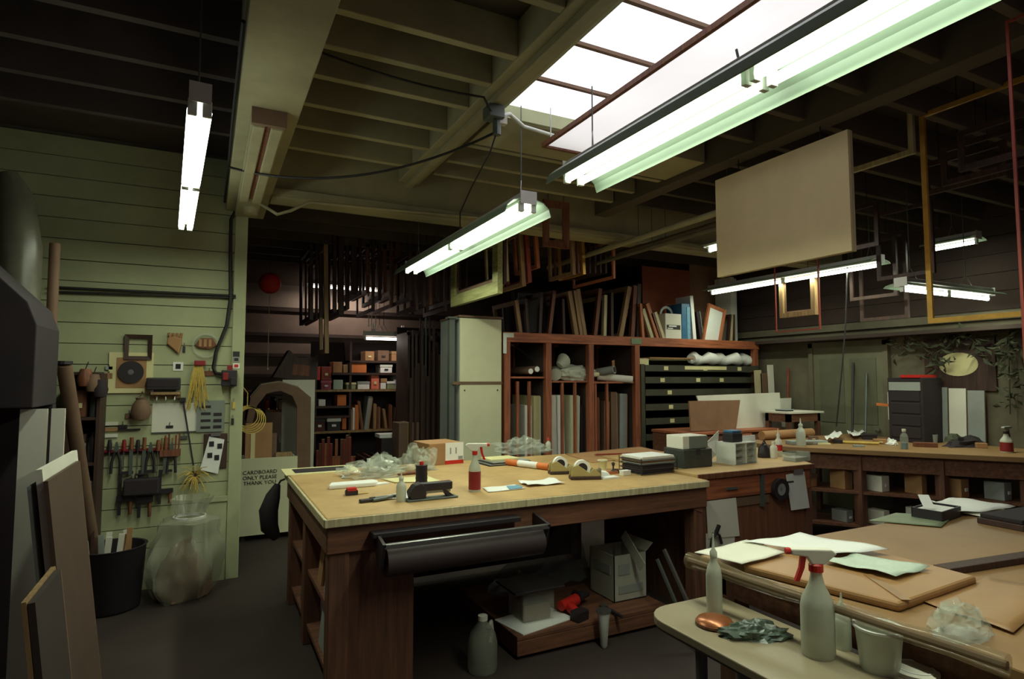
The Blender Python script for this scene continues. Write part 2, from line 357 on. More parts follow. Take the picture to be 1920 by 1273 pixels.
# stuff kept in the open end of the table
rnd = random.Random(4)
for i, (y, z0, z1, w, m, lb) in enumerate([(3.2,.445,.70,.10,WHITE,'white card offcut stood on the table-end shelf, nearest the front'),(3.38,.445,.74,.08,GREYP,'grey card offcut stood on the table-end shelf beside the white one'),(3.55,.445,.66,.12,CARD,'cardboard offcut stood on the table-end shelf behind the grey one'),(4.05,.445,.72,.14,CREAM,'cream card offcut stood on the table-end shelf towards the wall'),(3.3,.125,.40,.3,GREYP,'grey sheet offcut on the bottom table-end shelf'),(4.1,.125,.36,.25,CARDD,'brown board offcut on the bottom table-end shelf')]):
    a = thing('card_offcut', lb, 'card', (.60, y, z0), (0, .10, 0), 'offcuts in the table end')
    MB().box(0,.012,0,w,0,z1-z0-.01).build('sheet', m, a)
    MB().box(.012,.02,.01,w-.01,0,(z1-z0)*.8).build('backing_sheet', CARD, a)
# dark jacket-like cloth hanging at the rear table corner
t2 = thing('hanging_cloth', 'dark cloth hanging from the far left corner of the work table', 'cloth', (.5, 4.66, .46))
MB().tube([(-.02,.03,.0),(-.07,.03,.08),(-.08,.03,.2),(-.05,.04,.3),(-.02,.05,.38)], [.03,.06,.065,.05,.02], 12).build('drape', BLKM, t2, True)
MB().tube([(-.03,.05,.35),(.0,.06,.40),(.03,.06,.41)], .008, 6).build('loop', BLKM, t2)
# roll dispenser slung under the front apron
p0 = ony(722,1005,2.98); p1 = ony(1012,985,2.98)
t = thing('paper_roll_dispenser', 'dark paper roll dispenser with a steel cutter bar under the table front', 'dispenser', (p0.x, 2.98, .76))
W = p1.x-p0.x
MB().tube([(0,.0,-.055),(W,.0,-.055)], .075, 20).build('paper_roll', mat('dark_roll_paper', (62,48,50), .6, .15, 4), t, True)
MB().box(-.02, W+.02, -.075, -.05, .02, .045).build('cutter_bar', STEEL, t, bevel=.003)
MB().box(-.05, W-.1, .03, .105, .05, .075).build('mount_rail', BLACK, t, bevel=.003)
for x in (-.03, W+.01): MB().prism([(-.08,.045),(.1,.075),(.1,.03),(.03,-.09),(-.03,-.09)], 'x', x, x+.015).build('side_bracket', BLACK, t)
# low platform below with odds and ends
t = thing('low_platform', 'low wooden platform on the floor under the work table', 'platform', (1.62, 3.14, 0))
MB().box(0, 1.1, 0, .9, .105, .13).build('deck', BENCHW, t, bevel=.004)
MB().box(0, 1.1, 0, .035, .02, .105).build('front_board', BENCHW, t, bevel=.004)
MB().box(0, .035, .04, .9, .02, .105).build('side_board', BENCHW, t)
for x in (.05,.95): MB().box(x, x+.07, .1, .85, 0, .105).build('runner', BENCHW, t)
def carton(name, label, x0, x1, y0, y1, z0, z1, m, flaps=False, lid=None, plate=None, band=None, group=None, rot=0, cat='box', tape=None):
    t = thing(name, label, cat, ((x0+x1)/2, (y0+y1)/2, z0), (0,0,rot), group)
    w, d, h = x1-x0, y1-y0, z1-z0; th = min(.006, w*.08)
    if flaps:
        mb = MB().box(-w/2,w/2,-d/2,d/2,0,th)
        mb.box(-w/2,w/2,-d/2,-d/2+th,0,h).box(-w/2,w/2,d/2-th,d/2,0,h).box(-w/2,-w/2+th,-d/2,d/2,0,h).box(w/2-th,w/2,-d/2,d/2,0,h)
        mb.build('body', m, t)
        MB().bar((0,-d/2,h),(0,-d/2-.05,h+.06),w*.96,.005,(1,0,0)).build('flap', m, t)
        MB().bar((w/2,0,h),(w/2+.06,0,h+.05),d*.96,.005).build('flap', m, t)
    else:
        MB().box(-w/2,w/2,-d/2,d/2,0,h).build('body', m, t, bevel=min(.005,h*.1))
    if lid: MB().box(-w/2-.006,w/2+.006,-d/2-.006,d/2+.006,h*.74,h+.006).build('lid', lid, t, bevel=.003)
    if plate: MB().box(-w*.16,w*.16,-d/2-.012,-d/2-.006,h*.34,h*.52).build('label_plate', plate, t)
    if band: MB().box(-w/2-.002,w/2+.002,-d/2-.003,-d/2+.01,0,h*.2).build('band', band, t)
    if tape: MB().box(-.02,.02,-d/2-.002,d/2+.002,h*.7,h+.002).build('tape_strip', tape, t)
    return t
# things on the low platform
c = carton('open_carton', 'open white carton with printed panels on the low platform', 2.43,2.70,3.32,3.6,.131,.43,mat('carton_pale',(176,176,160),.8,.12,6),flaps=True, cat='carton')
for (x0,x1,z0,z1) in ((-.1,-.01,.17,.24),(-.1,.1,.05,.1)): MB().box(x0,x1,-.144,-.1405,z0,z1).build('printed_panel', GREYP, c)
for (y0,y1,z0,z1) in ((-.1,.08,.17,.23),): MB().box(-.139,-.1355,y0,y1,z0,z1).build('printed_panel', GREYP, c)
t = thing('glass_box', 'glass jar box with a dark flat lid on the low platform', 'jar', (1.83,3.36,.13))
MB().box(-.11,.11,-.1,.1,.006,.19).build('body', CLEAR, t, bevel=.01)
MB().box(-.18,.16,-.14,.14,.19,.205).build('lid', BLACK, t, bevel=.004)
MB().box(-.09,.09,-.08,.08,.008,.10).build('contents', CARDD, t)
tag(MB().box(-.2,.2,-.14,.14,0,.005).build('white_paper_sheet', PAPER, loc=(1.83,3.32,.131), rot=(0,0,.2)), 'white paper lying under the glass jar box', 'paper')
bpy.data.objects['glass_box'].location.z = .137
t = thing('red_power_tool', 'red and black power tool lying on the low platform', 'tool', (2.13,3.35,.131), .3)
MB().tube([(-.12,0,.05),(.03,0,.055)], [.03,.036], 14).build('motor_body', RED, t, True)
MB().tube([(.03,0,.07),(.08,0,.07),(.15,0,.06)], [.045,.03,.015], 12).build('chuck', BLACK, t, True)
MB().bar((-.06,0,.05),(-.1,-.12,.03),.05,.05).build('handle', RED, t, bevel=.01)
MB().box(-.15,-.05,-.17,-.1,0,.06).build('battery', BLACK, t, bevel=.006)
t = thing('pruning_pliers', 'dark pliers with splayed handles on the low platform', 'tool', (2.30,3.24,.131), -.3)
for s in (-1,1): MB().tube([(0,0,.02),(s*.03,-.08,.02),(s*.05,-.16,.02)], .011, 8).build('handle', BLACK, t, True)
MB().prism([(-.02,0),(.02,0),(.012,.07),(-.012,.07)],'z',.012,.03).build('jaw', STEEL, t)
t = thing('plastic_tube_sheet', 'crumpled sheet of grey plastic film slumped behind the platform', 'plastic film', (1.75,3.62,.131))
MB().grid(lambda u,v: (u*.75, .05+v*.25+.05*noise.noise(Vector((u*5,v*5,1))), .02+.42*u*v+.10*abs(noise.noise(Vector((u*6,v*6,3))))), 14, 10).build('film', mat('grey_film', (110,118,120), .25, .2, 6, alpha=.55), t, True)
t = thing('white_tapered_foot', 'white tapered furniture foot standing under the platform edge', 'furniture leg', (2.16,3.06,0))
MB().lathe([(.012,0),(.02,.01),(.034,.17),(.04,.2),(.04,.21)], (0,0,0), 16).build('taper', METAL, t, True)
MB().lathe([(.046,.21),(.046,.22)], (0,0,0), 16).build('plate', STEEL, t)
def jug(label, loc, s=1, rz=0):
    t = thing('plastic_jug', label, 'jug', loc, (0,0,rz))
    MB().lathe([(.0,0),(.075*s,.002),(.082*s,.02*s),(.082*s,.15*s),(.07*s,.2*s),(.03*s,.255*s),(.024*s,.27*s)], (0,0,0), 20).build('body', mat('jug_plastic',(150,154,140),.3,.1,6,alpha=.5), t, True)
    MB().lathe([(.027*s,.27*s),(.027*s,.295*s),(.0,.297*s)], (0,0,0), 14).build('cap', WHITE, t)
    MB().tube([(.055*s,0,.21*s),(.09*s,0,.23*s),(.1*s,0,.18*s),(.08*s,0,.12*s)], .012*s, 8).build('handle', MILKY, t, True)
    return t
jug('empty milky plastic jug on the floor under the work table', (1.40,3.13,0), 1.0, .6)
for i, (xa, ya, xb, yb, lb) in enumerate([(1300,1130,1245,1030,'steel strip leaning at the right end of the work table, brighter one'),(1275,1130,1232,1048,'thin steel strip leaning at the right end of the work table, duller one')]):
    a = onz(xa+30, ya+90, 0.01); b = ony(xb, yb, 3.02); tag(MB().bar(a, b, .02 if i == 0 else .014, .02).build('metal_strip', STEEL if i == 0 else GSTEEL, bevel=.002), lb, 'strip', 'leaning metal strips')
# ---------------------------------------------------------------- second bench, joined at the right of the table
t = thing('cabinet_bench', 'higher brown bench with drawer fronts joined to the work table', 'bench', (3.05, 3.22, 0))
BW = 1.19
MB().prism([(0,-.03),(BW,-.03),(1.7,.85),(1.7,1.1),(0,1.1)], 'z', .905, .94).build('top', TOPB, t, bevel=.006)
MB().box(0, BW+.01, -.042, -.03, .90, .938).build('front_edging', W_BRN, t, bevel=.003)
for a, b in ((.03,.62),(.66,BW-.02)):
    dd = MB().box(a, b, -.02, .03, .75, .895).build('drawer_front', RACKW, t, bevel=.004)
    MB().box((a+b)/2-.05,(a+b)/2+.05,-.035,-.02,.81,.825).build('pull', GSTEEL, dd)
MB().box(0, BW, .0, .05, .0, .745).build('front_panel', wood('panel_brown', (132,84,58), (104,64,46), 3, 'z'), t)
MB().box(.35, .72, -.012, 0, .68, .74).build('ledge', CARDD, t)
MB().box(.625,.655,-.028,.0,.66,.90).build('stile', GSTEEL, t)
for x in (0, BW-.07): MB().box(x, x+.07, -.015, .05, 0, .90).build('leg', BENCHZ, t, bevel=.004)
MB().box(0, .04, .05, 1.08, 0, .9).build('side_panel', BENCHZ, t); MB().box(BW-.04, BW, .05, 1.08, 0, .9).build('side_panel', BENCHZ, t)
def wallsheet(name, label, cat, pts, Y, m, th=.004, curl=0):
    P = [ony(x, y, Y) for x, y in pts]; c = P[2]*.25+P[0]*.25+P[1]*.25+P[3]*.25
    mb = MB(); V = [p-c for p in P]
    mb.hexa([(V[3].x,0,V[3].z),(V[2].x,0,V[2].z),(V[2].x,th,V[2].z),(V[3].x,th,V[3].z),(V[0].x,0,V[0].z),(V[1].x,0,V[1].z),(V[1].x,th,V[1].z),(V[0].x,th,V[0].z)])
    return tag(mb.build(name, m, loc=c), label, cat)
wallsheet('white_card_sheet', 'white card sheet taped to the front of the bench', 'card', [(1324,940),(1380,933),(1387,1005),(1328,1010)], 3.205, WHITE)
wallsheet('white_card_sheet', 'shorter card sheet taped below the other on the bench front', 'card', [(1322,1000),(1378,1006),(1377,1022),(1321,1030)], 3.212, WHITE)
o = wallsheet('paper_notepad', 'long white paper list hanging on a clip at the bench corner', 'paper', [(1474,890),(1508,884),(1518,952),(1484,957)], 3.185, PAPER)
MB().box(-.05,.05,-.012,.01,.13,.165).build('bulldog_clip', STEEL, o)
p = ony(1463,917,3.17)
t = thing('tape_reel', 'dark tape reel hanging on the bench front beside the paper list', 'reel', p)
MB().ring((0,0,0), .045,.08,.03).build('tape', BLACK, t, True); MB().ring((0,-.002,0), .012,.045,.02).build('hub', GREYP, t)
MB().tube([(0,-.01,0),(0,.04,0)], .01, 8).build('peg', STEEL, t)
p = ony(1343,1010,3.17)
t = thing('spring_clamp', 'black spring clamp hooked in front of the card sheets', 'clamp', p)
MB().tube([(-.05,0,-.05),(-.04,0,.0),(.0,0,.04),(.03,0,.02),(.05,0,-.04)], .01, 8).build('jaw', BLACK, t, True)
MB().bar((0,0,.04),(.03,0,.09),.02,.02).build('handle', BLACK, t)
MB().tube([(.0,0,.03),(.0,.04,.03)], .008,6).build('pin', STEEL, t)
# ---------------------------------------------------------------- wooden rack across the back
RY = 6.0; RZ = 2.03
t = thing('timber_rack', 'long orange-brown timber rack full of boards and rolls', 'rack', (2.93, RY, 0))
def rx(px): return ony(px, 680, RY).x - 2.93
RLEN = rx(1424)
MB().box(0, RLEN, 0, .05, RZ-.02, RZ+.09).build('front_rail', RACKW, t, bevel=.004)
MB().box(0, RLEN, .05, .9, RZ+.02, RZ+.06).build('top_shelf', RACKW, t)
for i, px in enumerate((946,1024,1104,1191,1415)):
    x = rx(px); MB().box(x, x+.075, .0, .07, 0, RZ-.02).build('post', RACKZ, t, bevel=.004)
    MB().box(x, x+.075, .82, .89, 0, RZ+.02).build('post', RACKZ, t)
    if i < 4: MB().box(x+.015, x+.04, .07, .85, .0, RZ-.02).build('partition', BLACKW, t)
for i, (pa, pb, py) in enumerate(((950,1026,706),(1028,1106,714),(1108,1193,716))):
    z = ony(1000, py, RY).z; a = rx(pa)+.05; b = rx(pb)
    MB().box(a, b, .03, .85, z-.02, z).build('shelf', RACKW, t)
for i, px in enumerate((972,994,1056,1080,1118,1140)):
    z = ony(1000, 710, RY).z; x = rx(px); MB().box(x, x+.03, .04, .07, 0, z-.03).build('slat', RACKZ, t)
MB().box(0, RLEN-.05, .89, .905, 0, RZ).build('back_board', BLACKW, t)
MB().box(-.01, .12, -.008, 0, RZ+.03, RZ+.08).build('angle_plate', METAL, t); MB().box(-.01,.03,-.008,0,RZ-.15,RZ+.03).build('angle_plate', METAL, t)
x = rx(1191); MB().box(x-.06, x+.1, -.008, 0, RZ+.0, RZ+.07).build('green_plate', mat('green_paint', (120,140,104), .6, .2, 6), t)
# boards standing in the rack bays
def board(px0, px1, ytop, lb, m, Y=6.2, lean=0, th=.03, base=.02, name='upright_board', grp='boards standing in the rack'):
    a = ony(px0, 800, Y); b = ony(px1, 800, Y); zt = ony(px0, ytop, Y).z; w = b.x-a.x
    q = thing(name, lb, 'board', (a.x, Y, base), (0, lean, 0), grp)
    MB().box(0, w*.9, 0, .55, 0, zt-base).build('panel', m, q)
    MB().box(w*.9, w, 0, .55, 0, zt-base-.01).build('facing', PAPER if m in (WHITE, PAPER, CABW, CREAM) else CARD, q)
    return q
BL = [(984,997,760,WHITE,.0),(1001,1014,742,CREAM,0),(1034,1046,741,WHITE,-.02),(1049,1061,741,PAPER,-.025),(1064,1084,741,CABW,.02),(1108,1116,748,GREYP,0),(1118,1124,745,W_BRN,0),(1130,1140,752,CARDD,.02),(1146,1158,735,CARDD,.0),(1160,1174,738,GREYP,.02),(1184,1196,720,W_TAN,.02),(985,988,800,CREAM,0),(1090,1098,760,BLKM,0)]
BL.sort()
for i, (a, b, yt, m, ln) in enumerate(BL):
    mn = {WHITE:'white',METAL:'pale grey',CABW:'pale yellow',PAPER:'bright white',GREYP:'grey',W_BRN:'brown',CARDD:'dull brown',W_TAN:'tan',CREAM:'cream',BLKM:'black'}[m]
    board(a, b, yt, f'{mn} board standing in the rack bays, {nth(i,len(BL))}', m, 6.12+.01*(i % 3), ln)
# tubes and rolls on the middle shelves
def roll(name, label, a, b, r, m, core=None, cat='roll', grp=None, n=18, wob=0):
    a = Vector(a); b = Vector(b); q = thing(name, label, cat, a, (0,0,0), grp)
    d = b-a; pts = [d*(k/6) + Vector((0,0,wob*math.sin(k*2.2))) for k in range(7)]
    if core:
        u = d.normalized()
        MB().tube(pts, [r*(1+wob*6*math.sin(k*1.7)) for k in range(7)], n).build('wrap', m, q, True)
        MB().tube([-u*.004, d*.1], core, n).build('core', BLKM if core < r*.75 else PAPER, q)
    else:
        MB().tube(pts, [r*(1+wob*6*math.sin(k*1.7)) for k in range(7)], n).build('wrap', m, q, True); MB().tube([-d.normalized()*.003, d*.02], r*.6, n).build('end_disc', WHITE, q)
    return q
z1 = ony(1000,706,RY).z
for px, py, lb in ((995,696,'white-ended cardboard tube lying in the rack, left one'),(1007,692,'white-ended cardboard tube lying in the rack, right one')):
    p = ony(px, py, 6.02); roll('cardboard_tube', lb, p, (p.x, 6.75, p.z), .035, CARDD, .03, 'tube', 'tubes in the rack')
z2 = ony(1066,714,RY).z
p = ony(1045,688,6.15)
q = thing('bubble_wrap_roll', 'loose roll of bubble wrap on the rack shelf', 'roll', (p.x,6.1,z2))
MB().tube([(-.06,.0,.07),(.0,.1,.09),(.05,.3,.09)], [.07,.09,.08], 16).build('wrap', MILKY, q, True)
MB().tube([(.0,.0,.18),(.06,.0,.24),(.11,.05,.22)], [.05,.09,.06], 14).build('loose_end', MILKY, q, True)
q = thing('plastic_film_roll', 'crinkled plastic film roll lying along the rack shelf', 'roll', (ony(1076,705,6.2).x,6.14,z2), (0,0,0), 'rolls on rack')
def crf(u, v, sd=3, a=(.26,.09,.10)):
    th = u*2*math.pi; ph = (v-.5)*math.pi; d = Vector((math.sin(ph), math.cos(th)*math.cos(ph), math.sin(th)*math.cos(ph))); k = 1+.3*noise.noise(d*3+Vector((sd,0,0)))+.2*noise.noise(d*8)
    return (d.x*a[0]*k, d.y*a[1]*k, max(0, .085+d.z*a[2]*k))
MB().grid(crf, 28, 18).build('crinkled_film', MILKY, q, True)
MB().tube([(-.22,0,.08),(.3,-.02,.075)], .03, 12).build('core', CREAM, q, True)
roll('plastic_film_roll', 'grey film roll with a thick white core on the rack shelf', ony(1152,693,6.0), ony(1112,700,6.25), .05, GREYP, .036, 'roll', 'rolls on rack')
roll('paper_roll', 'pale paper roll with a dark hollow end poking from the rack', ony(1186,712,5.98), ony(1120,706,6.2), .045, WHITE, .032, 'roll', 'rolls on rack')
q = thing('curled_kraft_paper', 'curled piece of brown kraft paper beside the rolls', 'paper', ony(1146,706,6.1))
MB().grid(lambda u,v: (.02+.1*u, .1*math.sin(u*2), .02+.16*v+.03*u), 6, 4).build('sheet', CARD, q, True, solid=.003)
# flat file shelves
FX0 = ony(1203,760,5.98).x; FX1 = ony(1424,760,5.98).x
t = thing('flat_file', 'dark green steel flat file with shallow labelled shelves', 'flat file', (FX0, 5.98, 0))
FST = mat('file_steel', (80,80,66), .5, .2, 5, metal=.2)
FW = FX1-FX0
fz = [ony(1260,y,5.98).z for y in (692,714,737,764,790,819)] + [.62,.42,.22]
for x in (0, FW-.06): MB().box(x, x+.06, .0, .06, 0, fz[0]+.06).build('upright', FST, t, bevel=.003)
for x in (0, FW-.02): MB().box(x, x+.02, .06, .85, 0, fz[0]+.05).build('side_panel', GSTEEL, t)
MB().box(0, FW, .83, .85, 0, fz[0]).build('back_panel', BLKM, t)
for i, z in enumerate(fz):
    s = MB().box(.06, FW-.06, .0, .83, z-.006, z+.004).box(.06, FW-.06, -.008, .006, z-.03, z+.05).build('drawer_tray', FST, t)
    for j, px in enumerate(((1250,1324,1388),(1243,1310,1354),(1256,),(1258,),(1260,),(),(),(),())[i] if i < 6 else ()):
        x = ony(px, 750, 5.97).x - FX0; MB().box(x-.035, x+.035, -.011, -.008, z-.015, z+.035).build('label_card', CREAM, s)
x0 = ony(1284,690,5.97).x-FX0; x1 = ony(1362,690,5.97).x-FX0
MB().box(x0, x1, -.012,-.008, fz[0]-.005, fz[0]+.04).build('title_strip', CREAM, t)
for i, (a, b, k) in enumerate(((1216,1300,1),(1216,1298,2),(1220,1300,3),(1216,1290,0),(1300,1412,1),(1330,1422,2))):
    xa = ony(a,720,6.05).x; xb = ony(b,720,6.05).x; z = fz[k]+.05
    q = thing('paper_stack', f'stack of large {["cream","white","grey","tan","white","kraft"][i]} sheets in the flat file, {["second shelf left","third shelf left","fourth shelf left","top shelf left","second shelf right","third shelf right"][i]}', 'paper', (xa, 6.02, fz[k]+.004), (0,0,0), 'sheets in the flat file')
    mm = (CREAM,WHITE,GREYP,W_TAN,WHITE,CARD)[i]
    MB().box(0, xb-xa, 0, .6, 0, .022).build('bottom_sheets', mm, q); MB().box(.01,(xb-xa)*.95,.01,.57,.022,.03+.012*(i%2)).build('top_sheets', WHITE if i%2 else mm, q)
# white cloth rolls on top of the flat file
zt = fz[0]+.052
q = thing('drop_cloth_roll', 'long lumpy white cloth roll lying on top of the flat file', 'cloth roll', (ony(1296,668,6.1).x, 6.1, zt))
Lr = ony(1408,668,6.1).x - ony(1296,668,6.1).x
pr = random.Random(2)
MB().tube([(Lr*k/16, .04*math.sin(k), .09+.018*math.sin(k*1.9)) for k in range(17)], [.05+.035*abs(math.sin(k*.95+.4)) for k in range(17)], 14).build('cloth', PAPER, q, True)
MB().tube([(-.02,.02,.07),(.04,.02,.08)], .035, 10).build('twisted_end', PAPER, q, True)
MB().tube([(Lr,.0,.08),(Lr+.06,.0,.08)], .045, 14).build('roll_end', CREAM, q, True)
q = thing('card_pile', 'pile of cream sheets on top of the flat file, left end', 'card', (FX0+.02,6.05,zt-.0))
MB().box(0,.16,0,.4,0,.07).build('block', CREAM, q); MB().box(.05,1.0,.05,.5,.07,.085).build('sheet', W_PALE, q); MB().box(.2,.95,.02,.45,.085,.1).build('sheet', CARD, q)
# big foam boards leaning in front of the flat file
def lean_sheet(name, label, cat, pts, Y, m, th=.012, m2=None):
    P = [ony(x, y, Y + (0 if i > 1 else .06)) for i, (x, y) in enumerate(pts)]
    c = (P[2]+P[3])/2; V = [p-c for p in P]; d = Vector((0, th, 0)); q = thing(name, label, cat, c)
    MB().hexa([V[3],V[2],V[2]+d,V[3]+d,V[0],V[1],V[1]+d,V[0]+d]).build('sheet', m, q)
    MB().hexa([V[3]+d,V[2]+d,V[2]+d*1.5,V[3]+d*1.5,V[0]+d,V[1]+d,V[1]+d*1.5,V[0]+d*1.5]).build('backing', m2 or CARD, q)
    return q
lean_sheet('foam_board', 'large white foam board leaning in front of the flat file', 'board', [(1306,742),(1462,736),(1466,802),(1330,806)], 5.35, WHITE)
lean_sheet('foam_board', 'smaller white foam board leaning at the right end of the big one', 'board', [(1440,748),(1484,746),(1482,800),(1438,802)], 5.5, WHITE)
lean_sheet('brown_board', 'brown fibre board leaning in front of the white foam board', 'board', [(1292,752),(1388,750),(1380,806),(1296,808)], 5.2, mat('fibre_board', (140,104,76), .8, .15, 5))
t = thing('low_cabinet', 'low brown cabinet behind the bench carrying the leaning boards', 'cabinet', (ony(1290,810,5.15).x, 5.15, 0))
zb = ony(1380,806,5.2).z; Wc = ony(1462,800,5.15).x-ony(1290,810,5.15).x
MB().box(0, Wc, 0, .6, 0, zb-.03).build('body', BENCHW, t); MB().box(-.02, Wc+.02, -.03, .6, zb-.03, zb).build('top', RACKW, t, bevel=.004)
for a in (.03, Wc/2+.015): MB().box(a, a+Wc/2-.05, -.015, 0, .1, zb-.06).build('door', BENCHW, t, bevel=.004)
for px, y0, m, lb in ((1437,694,W_PALE,'thin pale board standing at the right end of the flat file, left'),(1447,700,CARDD,'thin brown board standing at the right end of the flat file, middle'),(1462,684,WHITE,'white board standing at the right end of the flat file, right')):
    a = ony(px-6,750,5.72); b = ony(px+6 if px<1460 else px+4,750,5.72); zt2 = ony(px,y0,5.72).z
    q = thing('narrow_board', lb, 'board', (a.x,5.8,0), (0,-.03,0), 'boards at flat file end')
    MB().box(0,(b.x-a.x),0,.014,0,zt2).build('panel', m, q); MB().box(0,(b.x-a.x),.014,.02,0,zt2-.005).build('backing', CARD, q)
# tall white cabinet left of the rack
CX0 = ony(862,700,5.98).x; CX1 = ony(941,700,5.98).x
t = thing('tall_white_cabinet', 'tall pale cabinet with two stacked doors left of the timber rack', 'cabinet', (CX0, 5.98, 0))
CW = CX1-CX0; zc = ony(900,596,5.98).z; zs = ony(900,719,5.98).z
MB().box(0, CW, .02, .6, 0, zc).build('body', GREYP, t); MB().box(-.01, CW+.01, -.01, .6, zc, zc+.02).build('top', CARDD, t)
MB().box(.004, CW-.004, 0, .02, zs+.02, zc-.01).build('upper_door', CABW, t, bevel=.003); MB().box(.004, CW-.004, 0, .02, .08, zs-.01).build('lower_door', CABW, t, bevel=.003)
MB().box(-.08, CW, -.006, .014, zs-.01, zs+.02).build('strap', CARDD, t)
for x in (.05, CW-.06): MB().box(x, x+.012, -.006, 0, zs-.08, zs-.065).build('screw', BLACK, t)
t = thing('steel_post', 'slim grey-green steel post beside the tall pale cabinet', 'post', (CX0-.11, 6.0, 0))
MB().box(0,.06,0,.06,0,zc-.02).build('shaft', GSTEEL, t); MB().box(-.02,.08,-.02,.08,zc-.02,zc).build('cap', GSTEEL, t); MB().box(-.03,.09,-.03,.09,0,.015).build('foot', GSTEEL, t)
# ---------------------------------------------------------------- picture frames
def frame(label, w, h, b, tk, m, origin, lean=0, rz=math.pi/2, fill=None, group=None, cord=None, name='picture_frame', inner=None, tilt=0):
    """local: width x 0..w, height z 0..h, thickness y 0..tk; placed at origin, turned rz about z, then leaned about the world Y axis"""
    M = Matrix.Rotation(lean, 4, 'Y') @ Matrix.Rotation(rz, 4, 'Z') @ Matrix.Rotation(tilt, 4, 'X')
    q = thing(name, label, 'picture frame', origin, tuple(M.to_euler()), group)
    O = [(0,0),(w,0),(w,h),(0,h)]; I = [(b,b),(w-b,b),(w-b,h-b),(b,h-b)]
    for k in range(4):
        j = (k+1) % 4
        o0, o1, i0, i1 = O[k], O[j], I[k], I[j]
        MB().hexa([(o0[0],0,o0[1]),(o1[0],0,o1[1]),(o1[0],tk,o1[1]),(o0[0],tk,o0[1]),(i0[0],tk*.35,i0[1]),(i1[0],tk*.35,i1[1]),(i1[0],tk,i1[1]),(i0[0],tk,i0[1])]).build('rail', m, q)
    if inner:
        c = inner
        MB().box(b, w-b, tk*.4, tk*.5, b, b+c).box(b, w-b, tk*.4, tk*.5, h-b-c, h-b).box(b, b+c, tk*.4, tk*.5, b+c, h-b-c).box(w-b-c, w-b, tk*.4, tk*.5, b+c, h-b-c).build('slip', WHITE if fill else CARDD, q)
    if fill: MB().box(b, w-b, tk*.55, tk*.7, b, h-b).build('picture_panel', fill, q)
    if cord:
        for x in (w*.2, w*.8): MB().tube([(x, tk/2, h-b*.3), (x, tk/2, (CEIL-origin[2])/math.cos(lean))], .003, 5).build('cord', CABLE, q)
    return q
def edge_frame(label, px0, py0, px1, py1, Y, depth, wpx, m, hang=True, group=None, b=.05, fill=None):
    """a frame seen edge on: near stile runs from (px0,py0) top to (px1,py1) bottom at depth Y"""
    T = ony(px0, py0, Y); B = ony(px1, py1, Y); h = (T-B).length; lean = math.atan2(T.x-B.x, T.z-B.z)
    tk = max(.015, wpx/FPX*Y*1.05)
    return frame(label, depth, h, b, tk, m, (B.x+tk/2, Y, B.z), lean, math.pi/2, fill, group, cord=(JB-T.z if hang and JB > T.z+.02 else None))
MN = {}
for k_, v_ in (('dark',W_DARK),('brown',W_BRN),('tan',W_TAN),('pale',W_PALE),('gold',W_GOLD),('red-brown',W_RED),('orange',W_ORG)): MN[v_] = k_
# frames standing on the rack (left part)
ST = [(970,563,979,626,7,W_TAN),(988,560,992,626,5,W_DARK),(1018,548,1014,626,6,W_DARK),(1042,546,1032,626,7,W_BRN),(1058,560,1060,626,5,W_DARK),(1070,546,1084,626,9,W_TAN),(1080,545,1093,626,7,W_TAN),(1086,542,1100,626,8,W_TAN),(1128,542,1118,626,8,W_BRN),(1138,553,1136,626,7,W_PALE),(1150,548,1150,626,6,W_DARK),(1183,540,1166,628,10,W_TAN),(1194,536,1188,628,9,W_BRN),(1201,532,1199,628,9,W_DARK)]
zr = RZ+.062
for i, (a, b, c, d, w, m) in enumerate(ST):
    B = ony(c, d, 6.06); T = ony(a, b, 6.06); dx = T.x-B.x; hh = T.z-zr; lean = math.atan2(dx, hh); tk = max(.015, w/FPX*7)
    frame(f'{MN[m]} wooden frame standing edge-on upon the timber rack, {nth(i,len(ST))}', .62, hh/math.cos(lean), .05, tk, m, (B.x+tk*.5, 6.08, zr+abs(math.sin(lean))*tk), lean, group='frames standing on the rack', fill=(BLKM if i % 3 == 1 else None))
q = thing('stretched_canvas', 'dull grey canvas standing among the frames on the rack', 'canvas', (ony(985,600,6.3).x, 6.45, zr))
MB().box(0, .3, 0, .02, 0, .55).build('face', mat('grey_canvas', (84,82,76), .9, .2, 5), q); MB().box(0,.3,.02,.04,0,.55).build('stretcher', W_DARK, q)
# books, boxes and boards on the rack (right part)
ST2 = [(1203,569,1208,632,6,W_ORG),(1207,580,1225,632,8,W_PALE),(1215,570,1236,632,9,W_ORG),(1224,588,1241,632,8,W_BRN),(1230,586,1247,632,7,W_PALE)]
for i, (a, b, c, d, w, m) in enumerate(ST2):
    B = ony(c, d, 6.02); T = ony(a, b, 6.02); dx = T.x-B.x; hh = T.z-zr; lean = math.atan2(dx, hh); tk = max(.015, w/FPX*7)
    frame(f'small {MN[m]} frame leaning left beside the white printed box, {nth(i,len(ST2))}', .3, hh/math.cos(lean), .035, tk, m, (B.x+tk*.5, 6.03, zr+abs(math.sin(lean))*tk), lean, group='small leaning frames on the rack', fill=CARD)
def bxs(px0,px1,y0,Y): return ony(px0,632,Y).x, ony(px1,632,Y).x, ony((px0+px1)/2,y0,Y).z
a, b, z = bxs(1206,1292,503,6.66); q = thing('red_brown_board', 'red-brown hardboard panel standing at the back of the rack', 'board', (a,6.66,zr))
MB().box(0,b-a,0,.012,0,z-zr).build('panel', mat('red_hardboard', (176,100,68), .75, .15, 3), q); MB().box(b-a,b-a+.03,0,.02,0,z-zr).build('edge_strip', W_ORG, q)
a, b, z = bxs(1298,1378,490,6.75); q = thing('tan_board', 'tan hardboard panel standing right of the red-brown one', 'board', (a,6.78,zr))
